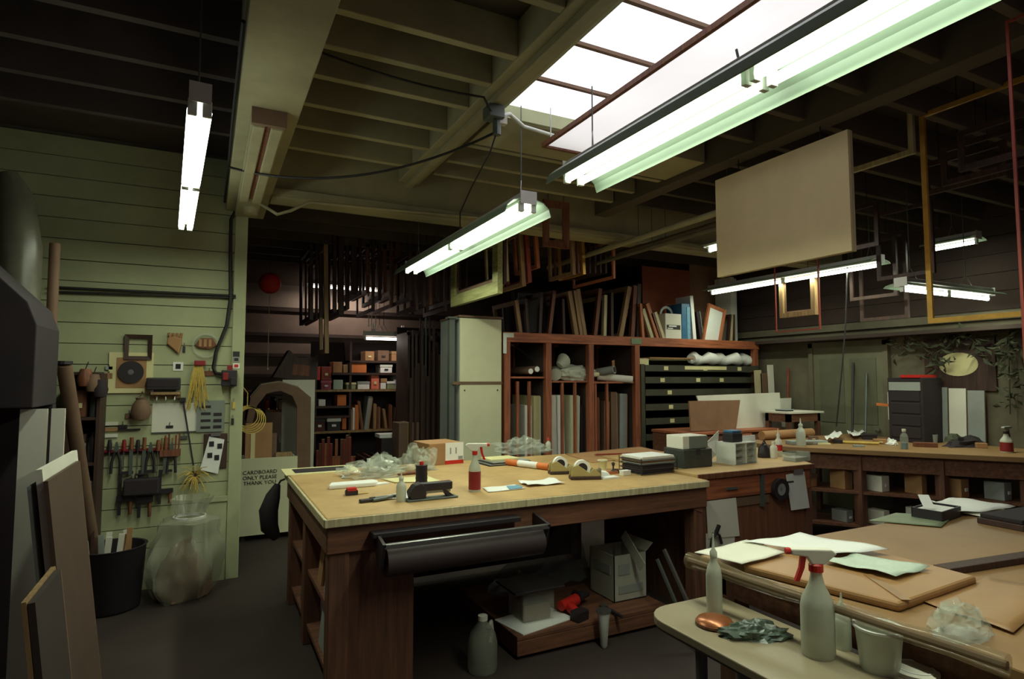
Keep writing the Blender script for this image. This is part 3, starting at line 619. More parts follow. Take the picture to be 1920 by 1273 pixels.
MB().box(0,b-a,0,.012,0,z-zr).build('panel', mat('tan_hardboard', (176,138,108), .75, .15, 3), q); MB().box(0,b-a,.012,.03,z-zr-.05,z-zr).build('batten', W_BRN, q)
a, b, z = bxs(1372,1383,520,6.3); q = thing('white_upright_strip', 'tall white strip standing at the end of the rack top', 'strip', (a,6.3,zr))
MB().box(0,(b-a)*.6,0,.3,0,z-zr).build('strip', WHITE, q); MB().box((b-a)*.6,b-a,0,.3,0,z-zr-.02).build('strip', METAL, q)
a, b, z = bxs(1249,1279,588,6.02); q = carton('printed_white_box', 'white box with a dark printed band on the rack top', a,b,6.03,6.3,zr,z,WHITE, cat='box')
h_ = z-zr; w_ = b-a
MB().box(-w_*.42,w_*.42,-.139,-.1355,h_*.42,h_*.58).build('printed_band', BLACK, q); MB().box(-w_*.3,w_*.18,-.1405,-.139,h_*.51,h_*.56).build('band_print', PAPER, q); MB().box(-w_*.38,-w_*.05,-.1405,-.139,h_*.43,h_*.47).build('band_print', PAPER, q)
MB().ring((0,-.0,h_), w_*.3, w_*.42, .01).build('handle', GREYP, q)
a, b, z = bxs(1281,1296,572,6.02); q = carton('blue_box', 'blue patterned box with a pale spine beside the white printed box', a,b,6.04,6.34,zr,z+.02,BLUE, cat='box')
MB().box((b-a)/2-.05,(b-a)/2+.003,-.155,-.151,.02,z-zr-.02).build('spine', mat('pale_blue', (120,170,196), .5, .25, 30), q)
a, b, z = bxs(1295,1309,555,6.1); q = thing('white_binder', 'tall white binder tilted against the blue box', 'binder', (a+.05,6.1,zr), (0,-.08,0))
MB().box(0,.055,0,.28,0,z-zr).build('cover', PAPER, q); MB().box(.055,.075,.02,.27,.01,z-zr-.02).build('pages', W_ORG, q)
a, b, z = bxs(1306,1322,583,6.1); q = thing('black_folder', 'black speckled folder leaning beside the white binder', 'folder', (b-.02,6.1,zr), (0,-.16,0))
MB().box(-.06,0,0,.28,0,z-zr).build('cover', BLKM, q); MB().box(0,.008,0,.28,0,z-zr).build('edge', GREYP, q)
B = ony(1322,634,6.05); T = ony(1330,572,6.05)
q = frame('orange-brown picture frame with a blank white picture on the rack', ony(1352,634,6.05).x-ony(1318,634,6.05).x, ony(1340,566,6.05).z-zr, .045, .03, W_ORG, (B.x-.02,6.08,zr), .25, 0, PAPER)
for i, (px, m) in enumerate(((1360,W_DARK),(1366,W_PALE),(1371,W_DARK))):
    p = ony(px,632,6.25); frame(f'{MN[m]} frame edge right of the blank picture on the rack, {["left","middle","right"][i]}', .4, .42, .04, .03, m, (p.x+.02,6.2,zr), .02+.06*(2-i), group='frames beside blank picture')
# frames hanging above the rack
frame('big gilt-green frame hanging lowest, in front of the tall pale cabinet', 1.18, .62, .115, .05, W_GREEN, (2.37,4.88,2.37), 0, math.pi/2, cord=.26, inner=.04)
for i, X in enumerate((2.44,2.52)): frame(f'dark frame hanging close behind the big gilt-green frame, {["nearer","farther"][i]} one', 1.0, .5, .06, .03, W_DARK, (X,5.1,2.5), 0, math.pi/2, cord=.25, group='dark frames behind the gilt one')
HG = [(949,444,952,527,6,W_PALE),(976,433,983,536,9,W_TAN),(987,425,994,529,9,W_RED),(1004,418,1010,502,8,W_ORG),(1074,437,1077,515,8,W_TAN),(1084,434,1086,512,5,W_BRN),(1092,430,1096,514,7,W_GOLD)]
for i, (a, b, c, d, w, m) in enumerate(HG):
    edge_frame(f'{MN[m]} frame hanging edge-on above the timber rack, {nth(i,len(HG))}', a, b, c, d, 5.3, .5, w, m, group='frames hanging above the rack', b=.04)
p = ony(1020,461,4.7); p2 = ony(1068,461,4.7)
frame('tall plain brown frame hanging face-on from the ceiling', p2.x-p.x, min(3.24,ony(1040,332,4.7).z)-p.z, .062, .03, W_BRN, (p.x,4.7,p.z), 0, 0, cord=.02)
frame('red-brown frame hanging at the right end above the rack', .8, .42, .03, .025, W_ORG, tuple(ony(1154,522,5.15)), 0, math.pi/2, cord=.3)
for i, px in enumerate((1106,1116,1126,1136)):
    edge_frame(f'dark frame hanging before the red-brown one, {nth(i,4)}', px, 452, px+1, 512, 5.4, .6, 4, W_DARK, group='dark frames above rack')
# frames hanging deeper, left of the tall cabinet
rnd = random.Random(11)
DG = []
for i, px in enumerate((584,594,602,628,640,652,664,676,690,700,712,722,734,746)):
    yt = 455+rnd.randint(-25,30)-(px-580)*.1; yb = 600+rnd.randint(-35,12)-(px-580)*.15
    edge_frame(f'dark frame hanging in the back alcove, {nth(i,14)}', px, yt, px, yb, 7.4+.05*(i % 3), .9, rnd.choice((4,6,9)), rnd.choice((W_DARK,W_DARK,W_BRN,W_DARK)), group='dark frames in the back alcove')
q = edge_frame('single golden-tan frame hanging longest in the back alcove', 611, 458, 613, 662, 7.2, .4, 7, W_TAN)
for i, px in enumerate((770,782,796,808,822,836,848)):
    edge_frame(f'dark frame hanging behind the table lamp, {nth(i,7)}', px, 470, px, 575+rnd.randint(-12,14), 6.7, .8, 5, rnd.choice((W_DARK,W_BRN)), group='dark frames behind lamp')
# hanging pale canvas
q = thing('hanging_canvas', 'large blank beige canvas panel hanging from the ceiling', 'canvas', (3.4, 2.25, 2.36))
MB().box(0, .02, 0, 1.06, 0, .74).build('face', mat('canvas_beige', (222,204,158), .8, .06, 6), q)
MB().box(.02,.045,0,1.06,0,.05).box(.02,.045,0,1.06,.69,.74).box(.02,.045,0,.05,.05,.69).box(.02,.045,1.01,1.06,.05,.69).build('stretcher', W_PALE, q)
for y in (.2,.86): MB().tube([(.03,y,.72),(.03,y,CEIL-2.36)], .004, 5).build('cord', CABLE, q)
# frames hanging at the right
p = onx(1745,607,4.0)
frame('big thin gold frame hanging at the right', 1.05, 1.33, .03, .03, W_GOLD, (4.0, p.y-1.05, p.z), 0, math.pi/2, cord=.03)
B = onx(1922,660,3.2); frame('thin red frame hanging at the far right edge', .8, 1.55, .012, .016, W_RED, (3.2,B.y-.8,B.z-.05), 0, math.pi/2, cord=.08)
frame('gold-toned deep frame hanging below the pale canvas', .46, .50, .05, .06, W_TAN, tuple(onx(1535,590,6.0)), 0, math.pi/2, cord=.7, inner=.02)
p = onx(1540,617,5.7); frame('thin red frame hanging around the gold-toned one', .55, .75, .012, .02, W_RED, (5.7,p.y,p.z), 0, math.pi/2, cord=.6)
frame('pale grey frame high at the right behind the canvas', .5, .42, .035, .03, W_PALE, tuple(onx(1718,288,4.3)), 0, math.pi/2, cord=.05)
for i, (px, y0, y1, X) in enumerate(((1600,300,470,5.2),(1660,440,600,6.3),(1640,450,560,6.2),(1700,330,520,5.6),(1810,150,350,4.6),(1850,120,330,4.4),(1890,90,300,4.2))):
    T = onx(px,y0,X); B = onx(px,y1,X); zt = min(T.z, 3.15)
    frame(f'dark reddish frame hanging in shadow at the right, {nth(i,7)}', .5, zt-B.z, .035, .03, W_DARK, (X,B.y-.25,B.z), 0, math.pi/2, cord=JB-zt, group='shadowed frames at right')
# pipes and cables below the ceiling
for i, (x, z, r, m, lb) in enumerate(((3.62,2.93,.028,CEILP,'pale pipe running under the ceiling toward the rack, left one'),(3.78,2.86,.022,PAINT2,'pale pipe running under the ceiling toward the rack, middle one'),(3.95,2.96,.02,CEILM,'dull pipe running under the ceiling toward the rack, right one'))):
    q = thing('ceiling_pipe', lb, 'pipe', (x,2.9,z), (0,0,0), 'ceiling pipes')
    MB().tube([(0,0,0),(0,3.3,0)], r, 10).build('run', m, q, True)
    for y in (.5,1.6): MB().tube([(0,y,0),(0,y,CEIL-z)], .004, 5).build('hanger', GSTEEL, q)
def sag(a, b, s, n=18): a = Vector(a); b = Vector(b); return [a.lerp(b, k/n) - Vector((0,0,s*4*(k/n)*(1-k/n))) for k in range(n+1)]
jb = ony(905,222,3.15)
q = thing('junction_box', 'small grey junction box with a plug on the ceiling beam', 'junction box', (1.47,3.15,3.13))
MB().box(-.05,.05,-.05,.05,0,.075).build('box', GSTEEL, q, bevel=.004); MB().tube([(.02,0,0),(.02,0,-.09)], .025, 10).build('plug', GSTEEL, q); MB().box(.03,.08,-.02,.02,-.02,.03).build('adapter', WHITE, q)
jp = Vector((1.49,3.15,3.06))
a = onx(452,300,.1)
tag(MB().tube(sag((.09,4.25,2.97), jp, .16), .008, 8).build('drooping_cable', CABLE, smooth=True), 'black cable drooping from the big beam to the junction box', 'cable')
tag(MB().tube(sag((.40,3.0,3.22),(1.36,3.05,3.2), .03)+[jp+Vector((0,0,.06))], .007, 8).build('ceiling_cable', CABLE, smooth=True), 'thin dark cable running along a joist to the junction box', 'cable')
tag(MB().tube([jp+Vector((0,0,.09)),(1.6,3.2,3.21),(1.75,3.3,3.2),(2.0,3.34,3.2)], .012, 8).build('white_conduit', METAL, smooth=True), 'short white conduit from the junction box to the skylight', 'conduit')
tag(MB().tube([jp,(1.47,3.2,2.95),(1.52,3.6,2.86),(1.6,4.0,2.8),(1.72,4.3,2.75)], .005, 6).build('lamp_cord', CABLE, smooth=True), 'thin cord dropping from the junction box to the table lamp', 'cord')
tag(MB().tube([(2.1,1.9,3.09),(2.1,1.88,3.0),(2.0,1.86,2.9),(1.9,1.8,2.82),(1.76,1.75,2.745)], .006, 6).build('lamp_flex', CABLE, smooth=True), 'black flex dangling from the diffuser panel to the nearest lamp', 'cord')
pc = [ony(450,397,5.3), ony(520,402,4.80), ony(545,395,4.80), ony(580,379,4.80), ony(740,394,4.80), ony(900,408,4.80)]
tag(MB().tube([Vector((.30,5.42,2.97)), Vector((.30,4.95,2.96))]+pc[1:], .012, 8).build('metal_conduit', CEILP, smooth=True), 'painted conduit stepping along the bottom of the far beam', 'conduit')
tag(MB().tube([(.09,2.6,3.05),(.085,3.6,3.03),(.09,4.6,3.06),(.085,5.3,3.02)], .009, 6).build('beam_cable', CABLE, smooth=True), 'dark cable clipped along the left side of the big beam', 'cable')
pw = [Vector((.22,WY-.035,2.96)), ony(440,398,WY-.035), ony(433,412,WY-.035), ony(432,480,WY-.035), ony(432,560,WY-.035), ony(425,610,WY-.035), ony(405,660,WY-.035), ony(400,690,WY-.035), ony(405,700,WY-.035), ony(418,702,WY-.035)]
tag(MB().tube(pw, .014, 8).build('thick_cable', CABLE, smooth=True), 'thick black cable running down the wall end to the power box', 'cable')
for i, dy in enumerate((0, 9)):
    P = [ony(92+70*k, 538+dy*(1-k*.12)+k*3.3, WY-.03) for k in range(6)] + [Vector((.18,WY-.03,ony(450,556+dy*.2,WY-.03).z))]
    tag(MB().tube(P, .009, 6).build('wall_cable', CABLE, smooth=True), f'black cable running level across the boarded wall, {["upper","lower"][i]} one', 'cable', 'wall cables')
# ---------------------------------------------------------------- left foreground
t = thing('black_storage_unit', 'tall black storage unit at the left edge with a slanted top', 'storage unit', (-1.80, 3.62, 0))
MB().prism([(0,1.46),(1.06,1.46),(1.06,1.86),(1.02,1.97),(.6,2.4),(0,2.6)], 'y', 0, .5).build('upper_body', BLKM, t, bevel=.006)
MB().box(0,.06,0,.5,0,1.46).build('side_panel', BLKM, t); MB().box(1.02,1.06,.42,.5,0,1.46).build('rear_post', BLKM, t); MB().box(.06,1.02,.46,.5,0,1.46).build('back_panel', BLKM, t); MB().box(0,1.06,0,.5,0,.05).build('plinth', BLKM, t)
for px0, px1, lb in ((36,88,'white board standing in the black unit, wider one'),(95,121,'white board standing in the black unit, narrower one')):
    a = ony(px0,800,3.75); b = ony(px1,800,3.75)
    q = thing('white_board', lb, 'board', (a.x,3.75,.05), (0,0,0), 'white boards in the black unit')
    MB().box(0,b.x-a.x,0,.012,0,1.40).build('face', WHITE, q); MB().box(0,b.x-a.x,.012,.02,0,1.39).build('backing', CARD, q)
q = thing('plastic_sheet_roll', 'pale rolled plastic sheet standing behind the black unit', 'plastic sheet', (-1.02, 4.6, 0))
MB().tube([(0,0,0),(-.0,0,1.5),(-.02,0,2.4),(-.06,0,2.7),(-.1,0,2.85)], [.1,.1,.11,.1,.05], 14).build('roll', mat('dull_plastic',(120,118,100),.3,.25,6,alpha=.8), q, True)
MB().tube([(.15,.05,0),(.145,.05,1.2),(.14,.05,2.45)], .03, 10).build('inner_tube', CARDD, q, True)
# leaning sheets
LS = [(-.545,2.86,3.5,1.22,.008,mat('hardboard_brown', (86,66,52), .8, .2, 3),'brown hardboard sheet leaning at the left, front of the stack'),(-.575,2.9,3.60,1.26,.012,WHITE,'white foam board leaning at the left with its bright edge showing'),(-.605,2.9,3.64,1.2,.006,GREYP,'grey sheet leaning behind the bright foam board'),(-.485,2.25,2.6,.95,.01,mat('board_dark',(58,46,40),.8,.2,4),'short brown board leaning lowest in the left stack'),(-.50,2.25,2.63,.955,.007,W_TAN,'short pale board leaning lowest in the left stack')]
for i, (X, y0, y1, h, th, m, lb) in enumerate(LS):
    q = thing('leaning_sheet', lb, 'board', (X+.15, y0, 0), (0,-.12,0), 'sheets leaning at left')
    MB().box(0,th*1.8,0,y1-y0,0,h).build('sheet', m, q); MB().box(0,th*1.8,y1-y0-.0,y1-y0+.004,0,h-.004).build('edge', WHITE if m is WHITE else CARD, q)
q = thing('cardboard_tube', 'tall brown cardboard tube leaning left of the tool wall', 'tube', tuple(onz(188,1120,0)))
T = ony(120,683,4.55)-q.location
MB().tube([Vector((0,0,.02)), T], .042, 14).build('barrel', CARDD, q, True); MB().tube([T, T+Vector((0,0,.02))], .045, 14).build('end_cap', BLACK, q)
# ---------------------------------------------------------------- tool wall (boarded wall)
WF = WY-.004
def wp(x, y, off=0): return ony(x, y, WF-off)
def onwall(name, label, cat, px, py, rot=(0,0,0), group=None, off=.0): return thing(name, label, cat, wp(px,py,off), rot, group)
a = wp(232,674,.03); b = wp(286,628,.03)
frame('small empty dark frame hung on the boarded wall', b.x-a.x, b.z-a.z, .028, .026, W_DARK, (a.x, WF-.03, a.z), 0, 0)
q = onwall('wall_disc', 'white square mat with a dark round disc hung below the dark frame', 'wall disc', 246, 700)
MB().box(-.145,.145,-.012,0,-.15,.16).build('mat_board', CREAM, q); MB().box(-.095,.10,-.016,-.012,-.11,.12).build('backing', CARD, q)
MB().ring((0,-.024,.01), .022,.085,.014).build('disc', BLACK, q, True); MB().ring((0,-.026,.01), .0,.02,.012).build('hub', STEEL, q)
q = onwall('work_glove', 'brown work glove hung on the wall right of the dark frame', 'glove', 328, 645)
MB().prism([(-.05,.05),(.0,.06),(.05,.04),(.045,-.01),(.03,-.08),(-.02,-.03),(-.055,.0)], 'y', -.035, -.004).build('palm', CARD, q, bevel=.008)
for k in range(4): MB().tube([(-.03+.022*k,-.02,.045),(-.045+.03*k,-.03,.085)], .011, 6).build('finger', CARD, q, True)
q = onwall('round_tray', 'round pale tray with brown leather pieces on the wall', 'tray', 386, 648)
MB().ring((0,-.015,0), .085,.1,.025).build('rim', CLEAR, q, True); MB().prism([(-.08,.0),(-.04,.06),(.05,.06),(.08,.0),(.03,-.03),(-.05,-.02)], 'y', -.03,-.004).build('leather', W_BRN, q, bevel=.006)
for k in range(3): MB().box(-.05+.035*k,-.03+.035*k,-.036,-.03,-.01,.05).build('strip', CARD, q)
q = onwall('photo_card', 'small white photo card pinned on the wall under the glove', 'photo', 334, 687)
MB().box(-.035,.035,-.004,0,-.035,.035).build('card', PAPER, q); MB().box(-.018,.018,-.006,-.004,-.02,.02).build('picture', BLKM, q)
q = onwall('straw_bundle', 'hanging bundle of yellow straw ties on the boarded wall', 'straw bundle', 372, 690)
rs = random.Random(5)
for k in range(26): 
    x = rs.uniform(-.06,.06); MB().tube([(x*.3,-.02,.06),(x*.8,-.03,-.08),(x+rs.uniform(-.03,.03),-.025+rs.uniform(-.012,.012),-rs.uniform(.22,.34))], .004, 5).build('straw', YEL, q)
MB().box(-.03,.05,-.05,-.005,.02,.06).build('wrap', REDD, q, bevel=.006)
q = onwall('black_brush_box', 'long black brush box mounted on the wall', 'box', 309, 720)
MB().box(-.12,.11,-.09,0,-.045,.05).build('body', BLACK, q, bevel=.008); MB().box(-.11,.1,-.094,-.09,-.02,.03).build('lid', BLKM, q); 
for x in (-.09,.08): MB().box(x,x+.02,-.05,0,-.07,-.045).build('bracket', STEEL, q)
q = onwall('wooden_peg_shelf', 'little wooden ledge with hooks under the black brush box', 'shelf', 312, 737)
MB().box(-.1,.1,-.08,0,-.01,.01).build('ledge', W_TAN, q); MB().box(-.1,.1,-.01,0,-.04,-.01).build('back', W_TAN, q)
for k in range(3): MB().tube([(-.06+.06*k,-.04,-.01),(-.06+.06*k,-.05,-.05),(-.06+.06*k,-.03,-.06)], .006, 6).build('hook', STEEL, q)
q = onwall('brown_pouch', 'brown leather pouch hanging in the middle of the tool wall', 'pouch', 266, 766)
MB().lathe([(.0,-.09),(.05,-.08),(.07,-.03),(.06,.03),(.035,.07),(.04,.085)], (0,-.07,0), 14).build('sack', CARDD, q, True); MB().tube([(-.03,-.07,.08),(0,-.02,.13),(.03,-.07,.08)], .005, 6).build('loop', CARDD, q)
q = onwall('power_box', 'red and black power box at the wall corner fed by the thick cable', 'power box', 430, 708, off=.02)
MB().box(-.06,.055,-.08,0,-.07,.06).build('box', BLACK, q, bevel=.006); MB().box(-.05,-.01,-.1,-.08,-.02,.04).build('red_plug', REDD, q, bevel=.004); MB().box(.005,.045,-.11,-.08,-.06,.0).build('plug', BLACK, q, bevel=.004); MB().box(-.02,.02,-.07,-.03,.06,.1).build('switch', REDD, q)
for k, (y, m) in enumerate(((664,BLACK),(674,GREYP),(686,PAPER))):
    q = onwall('sticker', f'{["dark","grey","red and white"][k]} sticker on the painted corner post', 'sticker', 443, y, off=.019)
    MB().box(-.025,.025,-.004,0,-.022,.022).build('paper', m, q); MB().box(-.015,.015,-.006,-.004,-.012,.012).build('print', RED if k == 2 else BLACK, q)
q = onwall('white_notice', 'large white notice sheet on the tool wall', 'notice', 332, 783)
MB().box(-.17,.17,-.004,0,-.115,.115).build('sheet', GREYP if 0 else WHITE, q); MB().box(-.17,.17,-.008,-.004,-.118,-.108).build('bottom_strip', GSTEEL, q)
q = onwall('grey_chart', 'grey printed chart beside the white notice', 'chart', 395, 780, off=.01)
MB().box(-.1,.1,-.004,0,-.125,.125).build('sheet', mat('chart_grey', (128,136,126), .7, .1, 8), q)
for k in range(4): MB().box(-.07,.0,-.006,-.004,-.1+.055*k,-.08+.055*k).build('print_block', BLACK, q)
for k in range(3): MB().box(.02,.08,-.006,-.004,-.1+.05*k,-.075+.05*k).build('print_block', BLACK, q)
q = onwall('clipboard', 'brown clipboard with photo prints tilted on the tool wall', 'clipboard', 402, 848)
MB().box(-.08,.09,-.012,0,-.13,.15).build('board', W_DARK, q, bevel=.004); MB().hexa([(-.10,-.02,-.13),(.03,-.02,-.17),(.03,-.014,-.17),(-.10,-.014,-.13),(-.04,-.02,.13),(.07,-.02,.10),(.07,-.014,.10),(-.04,-.014,.13)]).build('print_sheet', PAPER, q)
for (x, z) in ((-.04,.07),(.02,.05),(-.05,-.02),(.0,-.04)): MB().box(x,x+.035,-.024,-.02,z-.02,z+.02).build('photo', BLACK, q)
MB().box(-.03,.04,-.03,-.012,.13,.16).build('clip', STEEL, q)
q = onwall('straw_tuft', 'bristling tuft of yellow ties low on the tool wall', 'straw bundle', 366, 890)
for k in range(34):
    an = rs.uniform(0, 6.28); l = rs.uniform(.06,.14); MB().tube([(0,-.03,0),(math.cos(an)*l*.6,-.06,math.sin(an)*l*.6+.01),(math.cos(an)*l,-.05-rs.uniform(0,.04),math.sin(an)*l-.02)], .003, 5).build('tie', YEL, q)
MB().box(-.03,.03,-.04,0,-.03,.03).build('holder', BLACK, q)
q = onwall('long_stick', 'thin dark stick leaning down the tool wall beside the notice', 'stick', 352, 800)
MB().bar((-.04,-.03,.22),(.05,-.05,-.3),.012,.012).build('rod', BLACK, q); MB().box(-.06,-.02,-.05,0,.2,.23).build('grip', BLACK, q)
q = onwall('tool_rail', 'red tool rail with a row of hanging tools on the boarded wall', 'rail', 265, 842)
MB().box(-.27,.19,-.03,0,-.012,.006).build('rail', REDD, q); MB().box(-.27,.19,-.012,0,-.03,-.012).build('back_strip', W_DARK, q)
for i, (px, k) in enumerate(((205,0),(218,1),(232,0),(246,2),(258,0),(270,2),(282,1),(296,0),(310,2),(322,1))):
    kind = ['screwdriver','pliers','file'][k]
    q = onwall(kind, f'dark {kind} hanging in the tool row, {nth(i,10)}', 'tool', px, 850, off=.04, group='tools in row')
    if k == 0:
        MB().lathe([(.0,.02),(.014,.02),(.016,.06),(.012,.1),(.0,.105)], (0,0,0), 10).build('handle', rs.choice((BLACK,REDD,W_BRN,W_DARK)), q, True); MB().tube([(0,0,.02),(0,0,-.12)], .004, 6).build('shaft', STEEL, q)
    elif k == 1:
        for s in (-1,1): MB().tube([(s*.008,0,.02),(s*.026,0,-.06),(s*.03,0,-.15)], .010, 8).build('handle', BLACK, q, True)
        MB().prism([(-.018,.01),(.018,.01),(.006,.085),(-.006,.085)], 'y', -.008,.008).build('jaws', GSTEEL, q)
    else:
        MB().box(-.012,.012,-.006,.006,-.16,.03).build('blade', GSTEEL, q); MB().tube([(0,0,.03),(0,0,.12)], .013, 8).build('handle', W_BRN, q, True)
for i, (px, py, h) in enumerate(((225,915,.2),(262,915,.22),(300,905,.16))):
    q = onwall('hanging_clamp', f'dark bar clamp hanging under the tool row, {["left","middle","right"][i]} one', 'clamp', px, py, off=.03, group='hanging clamps')
    MB().box(-.01,.01,-.012,.012,-h,h*.6).build('bar', BLACK, q); MB().box(-.012,.08,-.014,.014,h*.5,h*.6).build('fixed_jaw', BLACK, q); MB().box(-.02,.09,-.018,.018,-h*.5,-h*.3).build('sliding_jaw', BLACK, q); MB().tube([(.07,0,-h*.3),(.07,0,-h*1.0)], .012, 8).build('screw_handle', W_BRN, q)
q = onwall('dark_tool_case', 'black tool case with a handle low on the tool wall', 'case', 266, 900)
MB().box(-.11,.12,-.1,0,-.10,.02).build('case', BLKM, q, bevel=.01); MB().tube([(-.04,-.05,.02),(-.04,-.05,.05),(.04,-.05,.05),(.04,-.05,.02)], .008, 6).build('handle', BLACK, q)
q = onwall('label_strip', 'row of three small pale labels left of the tools', 'label strip', 205, 805)
for k in range(3): MB().box(-.055,.055,-.012,0,-.06+.045*k,-.035+.045*k).build('label', WHITE if k != 1 else CARD, q)
MB().box(.055,.2,-.02,0,-.012,.0).build('arm', BLACK, q)
# shelf tower at the left of the tool wall
a = ony(128,700,5.1); b = ony(190,700,5.1); w = b.x-a.x
t = thing('narrow_shelf_tower', 'narrow dark shelf tower packed with tools left of the wall', 'shelf', (a.x,5.1,0))
zt = ony(150,700,5.1).z
for x in (0,w-.02): MB().box(x,x+.02,0,.3,0,zt).build('side', W_DARK, t)
for k in range(6): MB().box(.02,w-.02,0,.3,.05+k*(zt-.06)/5-.0,.07+k*(zt-.06)/5).build('shelf', W_DARK, t)
MB().box(.02,w-.02,.28,.3,0,zt).build('back', BLKM, t)
st = (zt-.06)/5
for i in range(5):
    z0 = .07+i*st
    carton('tool_box', f'small {["brown","grey","dark","pale","wooden"][i]} box in the narrow shelf tower, shelf {["one from bottom","two from bottom","three from bottom","four from bottom","at top"][i]}', a.x+.04,a.x+w*.55,5.14,5.34,z0,z0+st*.6,(CARD,GREYP,W_DARK,WHITE,W_BRN)[i], lid=(W_DARK if i%2 else None), plate=(CREAM if i%2==0 else None), group='boxes in the shelf tower')
    q = thing('spray_can', f'{["grey","brown","pale","dark","grey"][i]} can beside the box in the narrow shelf tower, {["lowest","second","third","fourth","top"][i]} shelf', 'can', (a.x+w*.78,5.18,z0), (0,0,0), 'cans in the shelf tower')
    MB().lathe([(.0,0),(.03,.0),(.03,st*.5),(.015,st*.58),(.0,st*.58)], (0,0,0), 12).build('can', (GREYP,CARD,WHITE,BLACK,GSTEEL)[i], q, True); MB().lathe([(.016,st*.58),(.016,st*.66),(0,st*.66)], (0,0,0), 10).build('cap', BLACK, q)
# trash bag and dark bin
def crumple(c, s, seed, amp=.25, n=16, flat=True, fr=2.2):
    mb = MB()
    def fn(u, v):
        th = u*2*math.pi; ph = (v-.5)*math.pi
        d = Vector((math.cos(th)*math.cos(ph), math.sin(th)*math.cos(ph), math.sin(ph)))
        k = 1+amp*noise.noise(d*fr+Vector((seed,0,0)))+amp*.6*noise.noise(d*fr*2.7+Vector((0,seed,0)))
        p = Vector((d.x*s[0]*k, d.y*s[1]*k, (max(d.z,-.12)+.12)*s[2]*k*1.75))
        if flat: p.z = max(p.z, 0)
        return Vector(c)+p
    return mb.grid(fn, n*2, n)
p = onz(345,1085,0)
q = thing('trash_bag', 'clear plastic bag full of scraps on the floor below the tool wall', 'bag', (p.x+.0, 5.15, 0))

def bagf(u, v):
    th = u*2*math.pi; z = v*.72
    r = (.16+.09*math.sin(min(v/.62,1)*math.pi*.86)) if v < .8 else .085+.28*(v-.8)
    r *= 1+.10*math.sin(5*th+3*v)+.06*math.sin(11*th+7*v)+.14*noise.noise(Vector((math.cos(th)*2,math.sin(th)*2,v*5)))
    return (r*math.cos(th)+.05*v*v, r*math.sin(th), z)
MB().grid(bagf, 44, 22).build('bag', mat('bag_plastic', (176,178,156), .15, .25, 9, alpha=.42), q, True); crumple((0,0,.01), (.17,.16,.2), 8, .3, 10).build('scraps', CARDD, q, True)
MB().ring((.032,0,.575), .10,.112,.02,'z').build('tie', PAPER, q, True)
p = onz(245,1080,0)
q = thing('black_bin', 'black bin heaped with offcuts under the tool row', 'bin', (p.x-.06,5.12,0))
MB().lathe([(.17,0),(.19,.02),(.215,.42),(.225,.43),(.205,.43),(.18,.03),(.0,.03)], (0,0,0), 22).build('bin', BLKM, q, True)
for k in range(10):
    an = rs.uniform(0,6.28); r = rs.uniform(.02,.15); MB().bar((r*math.cos(an),r*math.sin(an),.1),(r*1.3*math.cos(an)+rs.uniform(-.05,.05),r*1.3*math.sin(an),.46+rs.uniform(0,.1)),.035,.012).build('offcut', rs.choice((CARD,GREYP,WHITE,CARDD)), q)
# ---------------------------------------------------------------- back alcove
a = ony(449,860,6.55); b = ony(558,857,6.55); zt = ony(500,858,6.55).z; w = b.x-a.x
t = thing('cardboard_bin', 'white cardboard-recycling bin with a handwritten notice', 'bin', (a.x,6.55,0))
MB().box(0,w,0,.012,.06,zt).build('front_panel', CABW, t); MB().box(0,.012,.012,.5,.06,zt-.02).build('side_panel', METAL, t); MB().box(w-.012,w,.012,.5,.06,zt-.02).build('side_panel', METAL, t); MB().box(0,w,.488,.5,.06,zt-.02).build('back_panel', METAL, t); MB().box(.012,w-.012,.012,.488,.06,.08).build('bottom', METAL, t)
for x in (.03,w-.07):
    for y in (.03,.43): MB().box(x,x+.04,y,y+.04,0,.06).build('foot', BLACK, t)
for k, s in enumerate(('CARDBOARD','ONLY PLEASE','THANK YOU')): lettering(s, .052, BLACK, t, (ony(488,880,6.55).x-a.x, -.004, zt-.155-.052*k), (math.pi/2,0,0))
for i, (x0,x1,y0,h,m) in enumerate(((.05,.30,.05,1.17,CARD),(.08,.36,.2,1.05,CARDD),(.34,.5,.1,.86,W_TAN))):
    q = thing('flattened_carton', f'flattened cardboard carton standing in the white bin, {["tallest","darker","shortest"][i]} one', 'carton', (a.x+x0,6.55+y0,.085), (0,0,.03*i), 'cartons in the bin')
    MB().box(0,x1-x0,0,.03,0,h-.1).build('panel', m, q); MB().box(.0,(x1-x0)*.48,-.008,0,.2,h-.1).build('flap', m, q); MB().box(.05,.09,-.012,-.008,.5,h-.2).build('label', CREAM, q)
# bent cardboard sheet forming an arch
YA = 7.0
pts = [(583,890),(583,745),(560,726),(525,716),(490,722),(470,745),(462,790)]
Q = [ony(x,y,YA) for x,y in pts]; base = Vector((Q[0].x,YA,0))
out = [(q_.x-base.x, max(q_.z,0)) for q_ in Q]; out[0] = (0,0)
inn = [ony(x,y,YA) for x,y in ((472,800),(482,760),(500,738),(525,732),(548,742),(557,762),(556,890))]
inn = [(q_.x-base.x, max(q_.z,0)) for q_ in inn]; inn[-1] = (inn[-1][0],0)
t = thing('bent_cardboard_sheet', 'big grey-brown cardboard sheet bent into an arch in the alcove', 'cardboard', base)
mb = MB(); n_ = len(out)
for k in range(n_-1):
    o0, o1 = out[k], out[k+1]; i0, i1 = inn[n_-1-k], inn[n_-2-k]
    mb.hexa([(o0[0],0,o0[1]),(i0[0],0,i0[1]),(i0[0],.03,i0[1]),(o0[0],.03,o0[1]),(o1[0],0,o1[1]),(i1[0],0,i1[1]),(i1[0],.03,i1[1]),(o1[0],.03,o1[1])])
mb.build('front_face', CARDD, t)
mb = MB()
